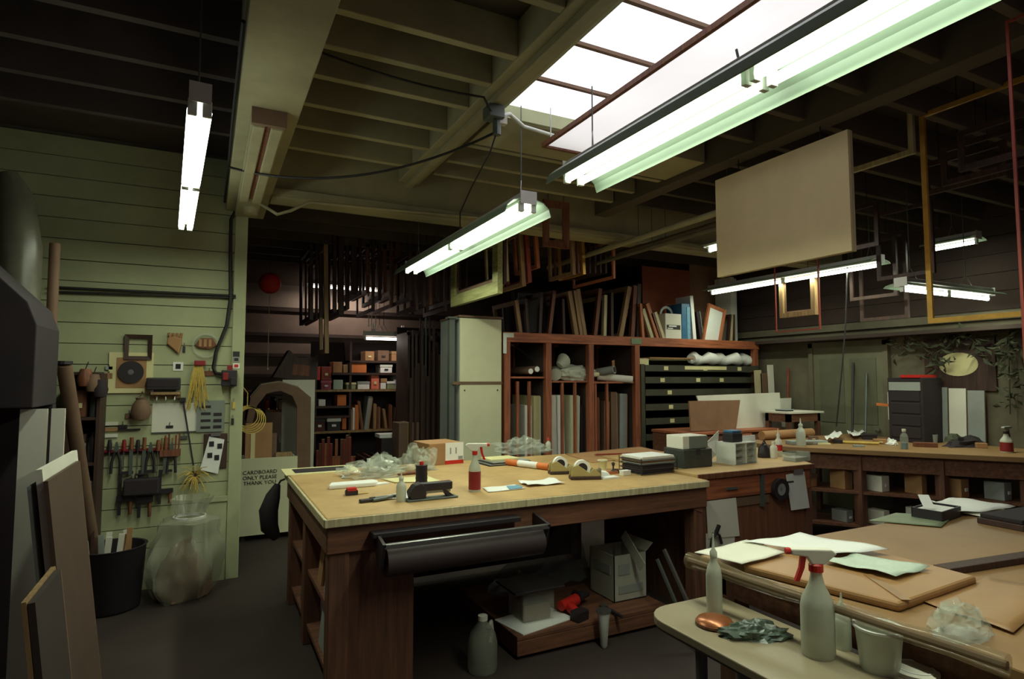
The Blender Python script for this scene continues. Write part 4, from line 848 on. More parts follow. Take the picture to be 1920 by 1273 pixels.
for k in range(n_-1):
    o0, o1 = out[k], out[k+1]; mb.add([(o0[0],.03,o0[1]),(o0[0],.4,o0[1]),(o1[0],.4,o1[1]),(o1[0],.03,o1[1])], [(0,1,2,3)])
mb.build('curved_top', mat('pale_cardboard', (150,134,116), .7, .12, 5), t, solid=.01)
a = ony(530,712,7.5); b = ony(591,712,7.5)
q = thing('pale_foam_sheet', 'pale foam sheet standing behind the bent cardboard', 'board', (a.x,7.5,0))
MB().box(0,b.x-a.x,0,.02,0,a.z).build('sheet', WHITE, q); MB().box(0,b.x-a.x,.02,.03,0,a.z-.01).build('backing', CARD, q)
# workshop shelf seen through the arch
t = thing('alcove_bench', 'cluttered little shelf seen through the cardboard arch', 'shelf', (ony(490,800,7.8).x,7.8,0))
ww = ony(556,800,7.8).x-ony(490,800,7.8).x
for zpy in (768,850): z = ony(520,zpy,7.8).z; MB().box(0,ww,0,.4,z-.03,z).build('shelf', W_TAN, t)
for x in (0,ww-.04): MB().box(x,x+.04,.0,.04,0,1.5).build('post', W_DARK, t); MB().box(x,x+.04,.36,.4,0,1.5).build('post', W_DARK, t)
z = ony(520,768,7.8).z; x0 = ony(490,800,7.8).x
for i,(px,h,m) in enumerate(((496,.12,RED),(512,.14,BLACK),(527,.11,PAPER),(540,.13,BLACK),(548,.08,WHITE))):
    q = thing('small_jar', f'{["red","black","white","dark","pale"][i]} jar on the shelf inside the cardboard arch', 'jar', (ony(px,760,7.9).x,7.9,z), (0,0,0), 'jars inside the arch')
    MB().lathe([(0,0),(.04,0),(.042,h*.75),(.03,h*.85),(.03,h)], (0,0,0), 12).build('jar', m, q, True); MB().lathe([(.034,h),(.034,h+.02),(0,h+.02)], (0,0,0), 12).build('lid', BLACK, q)
p = ony(547,788,7.75); q = thing('tape_roll', 'pale round tape roll inside the cardboard arch', 'tape', (p.x,7.76,p.z)); MB().ring((0,0,0), .035,.06,.05).build('tape', CREAM, q, True); MB().ring((0,0,0), .03,.036,.052).build('core', BLACK, q); MB().tube([(0,0,0),(0,.06,0)], .03, 8).build('peg', BLACK, q)
p = ony(522,812,7.75); q = thing('crumpled_paper', 'bluish crumpled paper ball inside the cardboard arch', 'paper', (p.x,7.95,ony(520,850,7.8).z)); crumple((0,0,0),(.09,.08,.08),5,.35,10).build('paper', GREYP, q, True); crumple((.05,0,.12),(.05,.05,.04),6,.3,8).build('scrap', PAPER, q, True)
p = ony(545,848,7.7); carton('small_white_box', 'small white box low inside the cardboard arch', p.x-.07,p.x+.06,7.84,8.0,ony(520,850,7.8).z,ony(520,850,7.8).z+.1,WHITE, plate=BLACK)
q = thing('slanted_carton', 'dark slanted carton lying on top behind the foam sheet', 'carton', tuple(ony(562,712,7.6)), (0,.1,0)); 
MB().prism([(-.3,0),(.2,0),(.18,.3),(-.05,.26),(-.16,.34)], 'y', 0,.3).build('body', W_DARK, q); MB().box(-.1,.1,-.006,0,.05,.18).build('label', W_BRN, q)
# back shelves
SY = 8.6
def sx(px): return ony(px,720,SY).x
def sz(py): return ony(680,py,SY).z
t = thing('back_shelf_unit', 'dark shelf unit against the back wall full of boxes', 'shelf', (sx(590),SY,0))
ox = sx(590)
for px in (590,655,762): MB().box(sx(px)-ox,sx(px)-ox+.03,.0,.4,0,sz(640 if px > 600 else 668)).build('upright', W_DARK, t)
for a_, b_, py in ((655,762,676),(622,762,699),(590,762,730),(590,655,760),(590,655,778),(590,745,806)):
    MB().box(sx(a_)-ox, sx(b_)-ox+.03, -.01,.4, sz(py)-.03, sz(py)).build('shelf', W_TAN if py in (730,806) else W_DARK, t)
MB().box(0,sx(762)-ox,.4,.42,0,sz(640)).build('back_panel', BLKM, t)
BX = [ (684,702,658,676,'brown square','box',CARD,None,CREAM),(708,730,656,676,'brown wide','box',CARDD,None,BLACK),(734,751,658,676,'tan square','box',CARD,W_TAN,None),
 (624,642,679,699,'tan upright','box',CARD,None,None),(643,653,684,699,'small buff','box',W_TAN,None,None),(656,688,681,699,'long orange-brown','box',ORANGE,None,None),(713,736,684,699,'white lidded','box',PAPER,METAL,BLACK),
 (593,601,688,714,'narrow red','box',RED,None,None),(602,622,688,712,'patterned rust','box',W_RED,None,CREAM),(602,622,714,730,'dusty pink lidded','box',mat('pink_box',(150,72,88),.7,.15,5),mat('pink_lid',(168,88,104),.7,.1,5),PAPER),
 (625,644,712,730,'pale green open','box',mat('pale_green',(160,180,160),.7,.1,5),None,None),(650,668,718,730,'stack of green','books',mat('sage',(140,150,112),.7,.1,5),CREAM,None),(671,694,716,730,'white folded','papers',PAPER,GREYP,None),
 (696,712,702,730,'orange-pink tall','box',mat('coral',(222,118,92),.7,.1,5),None,CREAM),(714,727,709,717,'small brown upper','box',CARD,None,None),(714,725,718,730,'small white lower','box',PAPER,None,None),(726,741,716,730,'flat sage','box',mat('sage',(140,150,112),.7,.1,5),PAPER,None),
 (633,651,740,760,'square orange','box',ORANGE,None,None),(591,612,783,806,'dark maroon lidded','box',mat('maroon',(92,48,46),.7,.1,5),BLACK,PAPER),(615,641,783,806,'black lidded','box',BLACK,PAPER,PAPER),(643,652,782,804,'small orange lower','box',ORANGE,None,None),
 (598,612,748,760,'white crumpled','papers',PAPER,None,None)]
for i,(a_,b_,y0,y1,nm,ct,m,lid,pl) in enumerate(BX):
    zb = sz(y1) if y1 != 717 else sz(718)+.006
    if y1 in (714,712): zb = sz(714)+.01
    carton('storage_box' if ct=='box' else ('book_stack' if ct=='books' else 'paper_pile'), f'{nm} {ct} on the back shelves', sx(a_)+.004,sx(b_)-.004,SY+.02,SY+.3,zb+.001,sz(y0),m,lid=lid,plate=pl, cat=ct, group='boxes on the back shelves')
for i,(px,w_,y0,m,ln) in enumerate(((739,6,701,GREYP,0),(745,5,700,W_RED,0),(750,6,702,W_BRN,.05),(659,6,768,W_TAN,0),(663,5,765,PAPER,0),(668,7,760,ORANGE,0),(679,5,752,W_BRN,-.14),(685,9,743,GREYP,.12),(702,6,758,W_TAN,0),(709,6,764,W_BRN,0),(724,5,768,W_TAN,-.14),(731,6,760,W_BRN,0),(737,5,765,W_DARK,.05))):
    lo = 730 if i < 3 else 806
    zb = sz(lo); q = thing('slim_book' if i < 3 else 'art_board', f'{["grey","red","brown"][i] if i < 3 else ""}{" upright book at the right end of the back shelf" if i<3 else "narrow board standing on the lower back shelf, "+nth(i-3,10)}'.strip(), 'book' if i < 3 else 'board', (sx(px),SY+.03,zb+.004), (0,ln,0), 'upright books' if i < 3 else 'boards on the lower back shelf')
    ww = w_/FPX*SY; MB().box(0,ww*.75,0,.26,0,sz(y0)-zb).build('cover', m, q); MB().box(ww*.75,ww,.005,.25,.004,sz(y0)-zb-.01).build('pages', PAPER if i < 3 else CARD, q)
# mouldings stored upright below the shelf and right of it
rm = random.Random(9)
def stick(i, px, ytop, Y, m, lb, grp, wpx=5, ln=0, base=0.01):
    p = ony(px,800,Y); zt = ony(px,ytop,Y).z; w_ = wpx/FPX*Y; q = thing('moulding_length', lb, 'moulding', (p.x,Y,base), (0,ln,0), grp)
    MB().prism([(0,0),(w_,0),(w_,.012),(w_*.5,.03),(0,.02)], 'z', 0, zt-base).build('length', m, q); MB().box(0,w_,0,.02,zt-base,zt-base+.004).build('cut_end', W_PALE if m is not W_DARK else W_BRN, q)
for i in range(15):
    px = 594+i*5; stick(i, px, rm.choice((816,824,832,845,820,856)), 8.45, rm.choice((W_RED,W_BRN,W_RED,W_ORG)), f'reddish moulding length standing below the back shelf, {nth(i,15)}', 'mouldings below the back shelf')
for i in range(26):
    px = 768+i*3.5; stick(i, px, rm.uniform(590,720), 7.2+.12*(i%3), rm.choice((W_DARK,W_DARK,W_BRN,W_DARK,GSTEEL)), f'dark moulding length left of the tall pale cabinet, {ORD[i]+" from left" if i < 13 else ORD[25-i]+" from right" if i < 25 else "last on right"}'.replace('leftmost from left','leftmost'), 'dark mouldings stored upright', wpx=rm.choice((3,4,5)))
q = thing('moulding_bay', 'dark timber bay holding upright mouldings in the alcove', 'rack', (ony(764,700,7.5).x,7.5,0)); wq = ony(862,700,7.5).x-ony(764,700,7.5).x
for x in (0,wq*.5,wq-.03): MB().box(x,x+.03,.0,.5,0,2.2).build('partition', W_DARK, q)
MB().box(0,wq,.5,.52,0,2.3).build('back_board', BLKM, q); MB().box(0,wq,0,.04,2.16,2.22).build('rail', W_DARK, q)
for i,(px,m) in enumerate(((676,W_DARK),(690,W_BRN),(704,W_DARK))):
    p = ony(px,884,8.0); frame(f'dark frame leaning on the floor below the back shelf, {["left","middle","right"][i]}', .5, .55, .05, .03, m, (p.x,8.0,.02), .12, group='frames on the alcove floor', fill=BLKM)
p = ony(734,880,7.6); q = carton('black_carton', 'tall black carton with white papers on top in the alcove', p.x-.13,p.x+.12,7.6,7.9,0,ony(734,822,7.6).z,BLKM, lid=BLACK); MB().box(-.14,.1,-.1,.14,ony(734,822,7.6).z+.006,ony(734,822,7.6).z+.05).build('paper_bundle', PAPER, q)
a = ony(748,800,7.3); b = ony(786,800,7.3); carton('grey_brown_carton', 'tall grey-brown carton standing right of the black one', a.x,b.x,7.3,7.6,0,ony(760,793,7.3).z,CARDD, tape=W_TAN, lid=None)
# red ball lantern, back lamp cords
p = ony(506,531,7.6)
q = thing('red_ball', 'red ball hanging in the alcove by a string', 'ball', p)
MB().lathe([(.125*math.sin(k*math.pi/14), -.125*math.cos(k*math.pi/14)) for k in range(15)], (0,0,0), 24).build('ball', mat('red_ball', (214,52,44), .6, .15, 12), q, True)
MB().tube([(0,0,.12),(0,0,CEIL-p.z)], .003, 5).build('string', CABLE, q); MB().tube([(0,0,-.12),(0,0,-1.0)], .004, 5).build('pull_string', W_PALE, q); MB().lathe([(0,-1.03),(.012,-1.02),(.01,-1.0)], (0,0,0), 8).build('pull_knob', W_PALE, q)
for i, px in enumerate((691,697,705)):
    T = ony(px,612,8.3); q = thing('white_cord', f'short white cord over the small back lamp, {["left","middle","right"][i]} one', 'cord', (ony(700,638,8.3).x, 8.3+.01*i, 2.27), (0,0,0), 'white cords over back lamp')
    MB().tube([(.02*(i-1),0,0),(.03*(i-1),0,.1),(T.x-q.location.x,0,T.z-2.27),(T.x-q.location.x,0,JB-2.27)], .006, 5).build('cord', PAPER, q); MB().box(.02*(i-1)-.01,.02*(i-1)+.01,-.01,.01,-.01,.02).build('clip', STEEL, q)
p = ony(755,618,8.9); q = thing('wall_hook_bar', 'small pale hook bar high in the alcove', 'hook', p); MB().box(-.02,.02,-.02,.02,-.05,.06).build('plate', PAPER, q); MB().tube([(0,0,0),(.25,0,.0),(.27,0,-.03)], .012, 6).build('arm', W_TAN, q); MB().tube([(0,0,0),(0,.79,0)], .012,6).build('stem', W_DARK, q)
# ---------------------------------------------------------------- things on the big table
def tz(px, py, z=TZ): return onz(px, py, z)
def sheet(name, label, cat, pts, z, m, curl=.006, seed=1, group=None, th=.0015):
    P = [onz(x, y, z) for x, y in pts]; c = sum(P, Vector())/4; V = [p-c for p in P]
    def fn(u, v):
        p = V[3].lerp(V[2],u).lerp(V[0].lerp(V[1],u), v); p = p.copy(); p.z = .0015+curl*max(0, (noise.noise(Vector((u*2.1+seed,v*2.1,seed)))+.25)+abs(u-.5)*.8)
        return p
    o = MB().grid(fn, 10, 8).build(name, m, None, True, solid=th, loc=c+Vector((0,0,.001)))
    return tag(o, label, cat, group)
# picture mat lying at the far corner
P = [tz(x,y) for x,y in ((518,883),(612,873),(655,884),(552,893))]
c = sum(P, Vector())/4
q = thing('picture_mat', 'cream picture mat with a black centre lying on the table corner', 'mat', (c.x+.06,c.y,TZ), .0)
MB().box(-.26,.26,-.16,.16,0,.006).build('mat_board', CREAM, q); MB().box(-.19,.19,-.10,.10,.006,.008).build('black_centre', BLKM, q)
# folded white cloth, tape measure, knives
q = thing('folded_paper_bag', 'folded white paper bag lying on the table left', 'paper bag', tz(665,912))
MB().prism([(-.17,-.05),(.12,-.06),(.15,.0),(.13,.06),(-.14,.05)], 'z', 0, .028).build('bag', PAPER, q, bevel=.008); MB().prism([(.12,-.04),(.22,-.02),(.2,.02),(.12,.04)], 'z', .0, .01).build('tail', PAPER, q)
q = thing('tape_measure', 'small dark red tape measure on the table', 'tape measure', tz(659,928))
MB().prism([(-.035,0),(.035,0),(.035,.025),(.02,.04),(-.02,.04),(-.035,.025)], 'y', -.02,.02).build('case', BLACK, q, bevel=.004); MB().box(-.026,.026,-.022,.022,.026,.043).build('band', RED, q); MB().bar((.035,0,.006),(.1,.01,.003),.015,.002).build('tape', YEL, q)
q = thing('utility_knife', 'dark utility knife on the near table edge', 'knife', tz(703,940), .15)
MB().box(-.09,.06,-.014,.014,0,.02).build('handle', BLACK, q, bevel=.005); MB().prism([(.06,-.01),(.1,-.006),(.09,.01),(.06,.01)], 'z', .006,.01).build('blade', STEEL, q); MB().box(-.03,.0,-.006,.006,.02,.026).build('slider', GSTEEL, q)
q = thing('pliers', 'dark pliers lying beside the utility knife', 'tool', tz(728,936), .3)
for s in (-1,1): MB().tube([(.03,0,.012),(-.03,s*.018,.012),(-.11,s*.02,.012)], .009, 8).build('handle', GSTEEL, q, True)
MB().prism([(.03,-.014),(.09,-.005),(.09,.005),(.03,.014)], 'z', .004,.02).build('jaws', BLACK, q)
def squeeze(label, p, h=.13, r=.032, m=None, cap=None, name='squeeze_bottle', nozzle=True, group=None):
    q = thing(name, label, 'bottle', p, (0,0,0), group)
    MB().lathe([(0,0),(r*.95,.0),(r,h*.05),(r,h*.68),(r*.8,h*.82),(r*.42,h*.92),(r*.42,h)], (0,0,0), 18).build('body', m or MILKY, q, True)
    if nozzle: MB().lathe([(r*.48,h),(r*.48,h*1.08),(r*.18,h*1.15),(r*.09,h*1.4),(0,h*1.4)], (0,0,0), 12).build('nozzle', cap or MILKY, q, True)
    else: MB().lathe([(r*.5,h),(r*.5,h*1.14),(0,h*1.14)], (0,0,0), 12).build('cap', cap or WHITE, q)
    return q
squeeze('milky squeeze bottle with a pointed nozzle standing near the stapler', tz(752,940), .12, .028)
q = thing('black_can', 'tall black ribbed can with a red top behind the stapler', 'can', tz(790,926))
MB().lathe([(0,0),(.036,0)]+[(.036 if k % 2 else .034, .01+k*.012) for k in range(13)]+[(.036,.17),(0,.17)], (0,0,0), 20).build('can', BLACK, q, True); MB().lathe([(.014,.17),(.012,.19),(0,.19)], (0,0,0), 10).build('red_tip', RED, q)
q = thing('heavy_stapler', 'heavy black stapler on a long flat base at the table front', 'stapler', tz(806,936), .02)
MB().box(-.14,.16,-.035,.035,0,.012).build('base', GSTEEL, q, bevel=.004); MB().box(-.06,.13,-.022,.022,.05,.095).build('arm', BLACK, q, bevel=.006)
MB().prism([(-.12,.012),(-.03,.012),(-.03,.07),(-.06,.1),(-.1,.09),(-.13,.05)], 'y', -.03,.03).build('rear_body', BLACK, q, bevel=.006); MB().prism([(.09,.05),(.14,.012),(.10,.012),(.07,.05)], 'y', -.02,.02).build('front_foot', BLACK, q); MB().box(-.05,.12,-.012,.012,.035,.05).build('magazine', STEEL, q)
def spray(label, p, h=.20, r=.045, lab=None, head=WHITE, trig=RED, m=None, rz=0, group=None):
    q = thing('spray_bottle', label, 'spray bottle', p, (0,0,rz), group)
    MB().lathe([(0,0),(r*.95,0),(r,h*.04),(r,h*.58),(r*.9,h*.68),(r*.5,h*.84),(r*.36,h*.95),(r*.36,h)], (0,0,0), 20).build('body', m or MILKY, q, True)
    if lab: MB().lathe([(r*1.012,h*.06),(r*1.012,h*.55)], (0,0,0), 20).build('label', lab, q, True)
    MB().lathe([(r*.44,h),(r*.44,h+.02),(r*.3,h+.025)], (0,0,0), 14).build('collar', trig, q)
    MB().prism([(-.02,h+.022),(.015,h+.022),(.03,h+.045),(.075,h+.05),(.075,h+.068),(-.045,h+.068),(-.06,h+.055)], 'y', -.014,.014).build('head', head, q, bevel=.004)
    MB().prism([(.03,h+.045),(.045,h+.045),(.05,h+.01),(.065,h-.03),(.052,h-.03),(.036,h+.01)], 'y', -.007,.007).build('trigger', trig, q)
    MB().tube([(.075,0,h+.059),(.09,0,h+.059)], .01, 8).build('nozzle', trig, q)
    return q
spray('spray bottle with dark red label and red trigger on the big table', tz(890,921), .22, .037, REDD, rz=-.45)
q = carton('shipping_carton', 'opened brown and white shipping carton with red band on the table', 0,.30,0,.30,0,.17,CARD, band=None)
p = tz(862,868); q.location = (p.x-.145,p.y+.12,TZ); q.rotation_euler = (0,0,.12)
MB().box(-.01,.152,-.156,-.151,.03,.168).build('white_label_panel', PAPER, q); MB().box(-.01,.152,-.157,-.151,.0,.03).build('red_band', RED, q)
for x in (.03,.08): MB().box(x,x+.01,-.158,-.156,.08,.13).build('barcode', GREYP, q)
MB().box(.105,.145,-.158,-.156,.035,.06).build('stamp', GREYP, q)
# crumpled clear plastic and scraps
def plastic(label, p, s, seed, m=CLEAR, amp=.45, core=None):
    q = thing('crumpled_plastic', label, 'plastic', p)
    crumple((0,0,0), s, seed, amp, 18, fr=2.6).build('film', m, q); crumple((s[0]*.2,-s[1]*.2,0), (s[0]*.5,s[1]*.5,s[2]*.6), seed+9, .5, 10).build('inner_fold', core or CLEAR, q)
    return q
plastic('heap of crumpled clear plastic on the table behind the paper bag', tz(692,892), (.22,.16,.05), 4)
plastic('crumpled clear plastic with dark scraps in the table middle', tz(718,882), (.14,.1,.06), 12, core=mat('dark_scrap', (70,76,62), .7, .4, 20))
plastic('crumpled clear plastic bag against the shipping carton', tz(785,880), (.13,.12,.08), 21)
plastic('big clear plastic bag lying at the back of the table', tz(978,848), (.26,.14,.06), 33, CLEAR)
sheet('cream_sheet', 'cream sheet lying under the plastic on the table', 'paper', [(715,899),(800,893),(830,904),(740,906)], TZ, CREAM, .003, 3)
sheet('white_sheet', 'white sheet lying behind the squeeze bottle', 'paper', [(705,934),(780,918),(790,932),(720,938)], TZ, PAPER, .004, 4)
q = thing('wood_handle_brush', 'brown-handled brush among the plastic on the table', 'brush', tz(770,890), .2); MB().tube([(-.1,0,.012),(.06,0,.014)], [.008,.014], 8).build('handle', W_BRN, q, True); MB().box(.06,.12,-.02,.02,.004,.022).build('bristles', BLKM, q)
q = thing('red_pencil', 'red pencil lying beside the black can', 'pencil', tz(825,904), .15); MB().tube([(-.08,0,.006),(.07,0,.006)], .004, 6).build('shaft', W_RED, q); MB().tube([(.07,0,.006),(.085,0,.006)], [.004,.001], 6).build('tip', W_PALE, q)
# paper tray, pads behind
sheet('blue_white_flyer', 'white flyer with a blue patch on the near table edge', 'paper', [(905,916),(965,910),(985,917),(915,924)], TZ, PAPER, .004, 7)
o = sheet('pale_blue_slip', 'small pale blue slip on the near table edge', 'paper', [(950,912),(975,910),(980,915),(955,918)], TZ+.006, mat('pale_blue', (120,170,196), .5, .25, 30), .002, 8)
sheet('curled_white_paper', 'curled white paper right of the flyer on the table edge', 'paper', [(972,906),(1030,900),(1060,908),(990,914)], TZ, PAPER, .022, 9)
q = thing('magazine_pile', 'pile of grey magazines topped by a cream pad at the table back', 'magazines', tz(945,868), .05)
for k in range(4): MB().box(-.2+.01*k,.2-.012*k,-.13,.13-.01*k,.008*k,.008*k+.007).build('magazine', GREYP if k%2 else BLKM, q)
MB().box(-.16,.1,-.08,.1,.033,.045).build('cream_pad', CREAM, q)
squeeze('milky glue bottle with a red tip behind the plastic bag', tz(1028,846), .10, .026, None, RED)
a = tz(950,872); b = tz(1030,882)
q = thing('wrapped_roll', 'orange and white wrapped roll lying on the table', 'roll', a); d = b-a; d.z = 0; up = Vector((0,0,.026))
MB().tube([up, d+up], .024, 14).build('roll', ORANGE, q, True); MB().tube([d*.3+up, d*.75+up], .0255, 14).build('white_wrapper', PAPER, q, True); MB().tube([d+up, d*1.03+up], .015, 12).build('core', BLACK, q)
def tape_dispenser(label, p, rz, s=1):
    q = thing('tape_dispenser', label, 'tape dispenser', p, (0,0,rz), 'tape dispensers on the table')
    MB().box(-.11*s,.10*s,-.042*s,.042*s,0,.022*s).build('base', W_DARK, q, bevel=.004)
    for y in (-.036*s,.022*s): MB().prism([(-.108*s,.022*s),(.095*s,.022*s),(.095*s,.04*s),(.05*s,.075*s),(.02*s,.045*s),(-.06*s,.10*s),(-.10*s,.085*s)], 'y', y, y+.014*s).build('side_wall', mat('dispenser_beige', (176,160,104), .5, .08, 6), q, bevel=.003)
    MB().box(.06*s,.1*s,-.034*s,.034*s,.022*s,.06*s).build('cutter_block', mat('dispenser_dark', (120,110,72), .5, .1, 6), q); MB().box(.095*s,.103*s,-.03*s,.03*s,.055*s,.07*s).build('cutter_blade', STEEL, q)
    MB().ring((-.025*s,0,.075*s), .035*s,.055*s,.036*s).build('tape', PAPER, q, True); MB().ring((-.025*s,0,.075*s), .0,.034*s,.034*s).build('hub', BLACK, q)
    return q
tape_dispenser('beige tape dispenser with white tape on the table, front one', tz(1098,898), -.35, 1.0)
tape_dispenser('beige tape dispenser on the table, farther and left of the other', tz(1056,888), -.25, .95)
q = thing('small_cup', 'small pale cup behind the tape dispensers', 'cup', tz(1130,880)); MB().lathe([(.028,0),(.034,.07),(.036,.072),(.031,.07),(.026,.004),(0,.004)], (0,0,0), 18).build('cup', CREAM, q, True); MB().ring((0,0,.068), .033,.038,.006,'z').build('rim', PAPER, q)
q = thing('rubber_stamp', 'black-handled rubber stamp right of the small cup', 'stamp', tz(1150,888)); MB().lathe([(.02,.02),(.006,.03),(.006,.05),(.014,.075),(0,.085)], (0,0,0), 12).build('knob', BLACK, q, True); MB().box(-.05,.03,-.018,.018,0,.02).build('block', W_ORG, q)
q = thing('wedge_notepad', 'white notepad wedge behind the front tape dispenser', 'notepad', tz(1125,893), -.4); MB().prism([(-.07,0),(.07,0),(.05,.03),(-.06,.05)], 'y', -.05,.05).build('block', PAPER, q); MB().box(-.075,.075,-.055,.055,-.0,.006).build('base', WHITE, q)
q = thing('note_cards', 'flat white note cards right of the front tape dispenser', 'cards', tz(1143,897), .1); MB().box(-.07,.07,-.03,.03,0,.008).build('lower_cards', WHITE, q); MB().box(-.065,.06,-.028,.028,.008,.013).build('upper_cards', PAPER, q)
q = thing('white_plastic_box', 'small white plastic box next to the wire tray', 'box', tz(1172,891), .1); MB().box(-.035,.035,-.022,.022,0,.03).build('box', WHITE, q, bevel=.003); MB().box(-.036,.036,-.023,.023,.03,.035).build('lid', PAPER, q)
q = thing('black_tape_coil', 'coil of black tape between stamp and white box', 'tape', tz(1160,886)); MB().ring((0,0,.012), .018,.034,.024,'z').build('coil', BLACK, q, True); MB().ring((0,0,.012), .014,.018,.024,'z').build('core', CARD, q)
p = tz(1222,886)
q = thing('wire_letter_tray', 'stacked black wire letter tray full of papers on the table', 'letter tray', (p.x,p.y+.04,TZ), .05)
for z in (.01,.07):
    for y in (-.12,-.06,0,.06,.12): MB().tube([(-.17,y,z),(.17,y,z)], .003, 5).build('wire', BLACK, q)
    for x in (-.17,.17): MB().tube([(x,-.12,z),(x,.12,z)], .003, 5).build('wire', BLACK, q)
    MB().tube([(-.17,-.12,z+.03),(.17,-.12,z+.03),(.17,.12,z+.03),(-.17,.12,z+.03),(-.17,-.12,z+.03)], .003, 5).build('rim_wire', BLACK, q)
for x, y in ((-.17,-.12),(.17,-.12),(-.17,.12),(.17,.12)): MB().tube([(x,y,0),(x,y,.12)], .003, 5).build('post_wire', BLACK, q)
MB().box(-.15,.15,-.11,.11,.014,.06).build('dark_folders', BLKM, q)
for k in range(6): MB().box(-.16+.006*(k%2),.155-.006*(k%3),-.115,.11,.075+.009*k,.075+.009*k+.007).build('paper_layer', (GREYP,CARDD,W_TAN,GREYP,WHITE,PAPER)[k], q)
sheet('cardboard_sheet', 'flat brown cardboard sheet lying at the table back', 'cardboard', [(1060,852),(1200,838),(1262,852),(1110,868)], TZ, CARD, .004, 14, th=.004)
q = thing('brown_batten', 'thin reddish batten lying across the cardboard at the back', 'batten', tz(1165,852,TZ+.012), -.22); MB().box(-.25,.25,-.012,.012,0,.012).build('strip', W_RED, q); MB().box(-.25,-.245,-.012,.012,.0,.0125).build('cut_end', W_PALE, q)
# ---------------------------------------------------------------- things on the cabinet bench
BZ = .94
def bz(px,py): return onz(px,py,BZ)
p = bz(1308,876)
carton('black_speckled_box', 'black speckled box carrying a grey box on the bench', p.x-.15,p.x+.13,p.y-.02,p.y+.2,BZ,BZ+.135,mat('speckled_black',(62,66,60),.6,.35,40), lid=None, plate=None, cat='box', tape=BLACK)
q = carton('grey_white_box', 'grey-fronted white box stacked on the black speckled box', p.x-.14,p.x+.10,p.y+.0,p.y+.18,BZ+.137,BZ+.235,WHITE, cat='box'); MB().box(-.06,.12,-.095,-.091,.005,.093).build('grey_front', mat('box_grey',(120,128,116),.7,.1,10), q)
p = bz(1392,868)
q = thing('drawer_organizer', 'clear three-drawer plastic organizer on the bench', 'organizer', (p.x-.03,p.y+.03,BZ), .1)
mb = MB().box(-.13,.13,-.09,-.08,0,.006).box(-.13,.13,-.09,.09,.158,.166).box(-.13,.13,-.09,.09,0,.006)
for x in (-.13,.0,.122): mb.box(x,x+.008,-.09,.09,.006,.158)
mb.build('shell', METAL, q)
for k in range(3):
    for x in (-.12,.01):
        dd = MB().box(x,x+.11,-.088,.08,.01+.05*k,.052+.05*k).build('drawer', CLEAR, q); MB().box(x+.04,x+.07,-.1,-.088,.03+.05*k,.036+.05*k).build('pull', CLEAR, dd)
        MB().box(x+.01,x+.1,-.07,.07,.011+.05*k,.03+.05*k).build('contents', GREYP, dd)
q = thing('black_blue_case', 'black case with a blue top sitting on the organizer', 'case', (p.x-.07,p.y+.03,BZ+.167), .1); MB().box(-.06,.06,-.05,.05,0,.07).build('case', BLACK, q, bevel=.006); MB().box(-.055,.055,-.045,.045,.07,.09).build('blue_top', BLUE, q, bevel=.006)
q = thing('folded_paper', 'folded white paper leaning between box and organizer', 'paper', (p.x-.22,p.y+.10,BZ), .2); MB().add([(-.08,0,.16),(.1,0,.25),(.12,.02,.18),(.06,.0,.06),(.0,.1,.0),(.06,.08,.0)], [(0,1,2,3),(0,3,5,4),(3,2,5)]).build('sheet', PAPER, q, solid=.003); MB().box(-.02,.06,.0,.06,0,.01).build('folded_foot', PAPER, q)
p = bz(1418,868); q = thing('white_folder', 'white folder stood upright behind the organizer', 'folder', (p.x,p.y+.05,BZ), (-.08,0,.1)); MB().box(-.09,.08,0,.02,0,.21).build('cover', PAPER, q); MB().box(-.08,.07,.02,.03,0,.225).build('red_sheet', W_ORG, q)
p = bz(1452,858); q = thing('black_pouch', 'small black pouch behind the white folder', 'pouch', (p.x-.06,p.y+.05,BZ)); crumple((0,0,0),(.06,.05,.06),15,.2,10).build('pouch', BLACK, q, True); MB().tube([(-.03,0,.1),(0,0,.14),(.03,0,.1)], .006, 6).build('strap', BLACK, q)
squeeze('white glue bottle with a yellow stripe on the bench end', Vector((4.24,3.55,BZ)), .12, .03, WHITE, WHITE, nozzle=False)
q = squeeze('taller white glue bottle with a red band on the bench end', Vector((4.36,3.60,BZ)), .17, .03, WHITE, WHITE); MB().lathe([(.0306,.05),(.0306,.10)], (0,0,0), 18).build('label', RED, q, True)
p = bz(1478,858); q = thing('clear_tub', 'low clear plastic tub at the bench end', 'tub', (4.27,3.36,BZ), .1)
MB().box(-.1,.1,-.06,.06,0,.004).box(-.1,.1,-.06,-.056,0,.07).box(-.1,.1,.056,.06,0,.07).box(-.1,-.096,-.06,.06,0,.07).box(.096,.1,-.06,.06,0,.07).build('tub', CLEAR, q); MB().box(-.09,.09,-.05,.05,.005,.03).build('contents', GREYP, q)
# ---------------------------------------------------------------- right wall bench
P = [(5.22,4.24),(6.42,2.62),(7.14,2.62),(7.14,4.85),(5.22,4.85)]
t = thing('wall_bench', 'long cluttered work bench along the right wall', 'bench', (5.22,4.24,0)); P = [(x-5.22,y-4.24) for x,y in P]
MB().prism(P,'z',.87,.92).build('top', TOPK, t, bevel=.006)
A = Vector((.03,.02,0)); B = Vector((1.22,-1.58,0)); n = Vector((.8,.6,0))*.04
MB().bar(Vector((0.03,.02,.79))+n, Vector((1.2,-1.56,.79))+n, .03, .15).build('front_apron', BENCHW, t)
for k in (0,.33,.66,.97):
    p = A.lerp(B,k)+n*1.5; MB().box(p.x-.04,p.x+.04,p.y-.04,p.y+.04,0,.87).build('leg', BENCHZ, t)
for z in (.18,.5): MB().bar(Vector((.06,.06,z))+n*5, Vector((1.22,-1.52,z))+n*5, .45, .025).build('shelf', BENCHW, t)
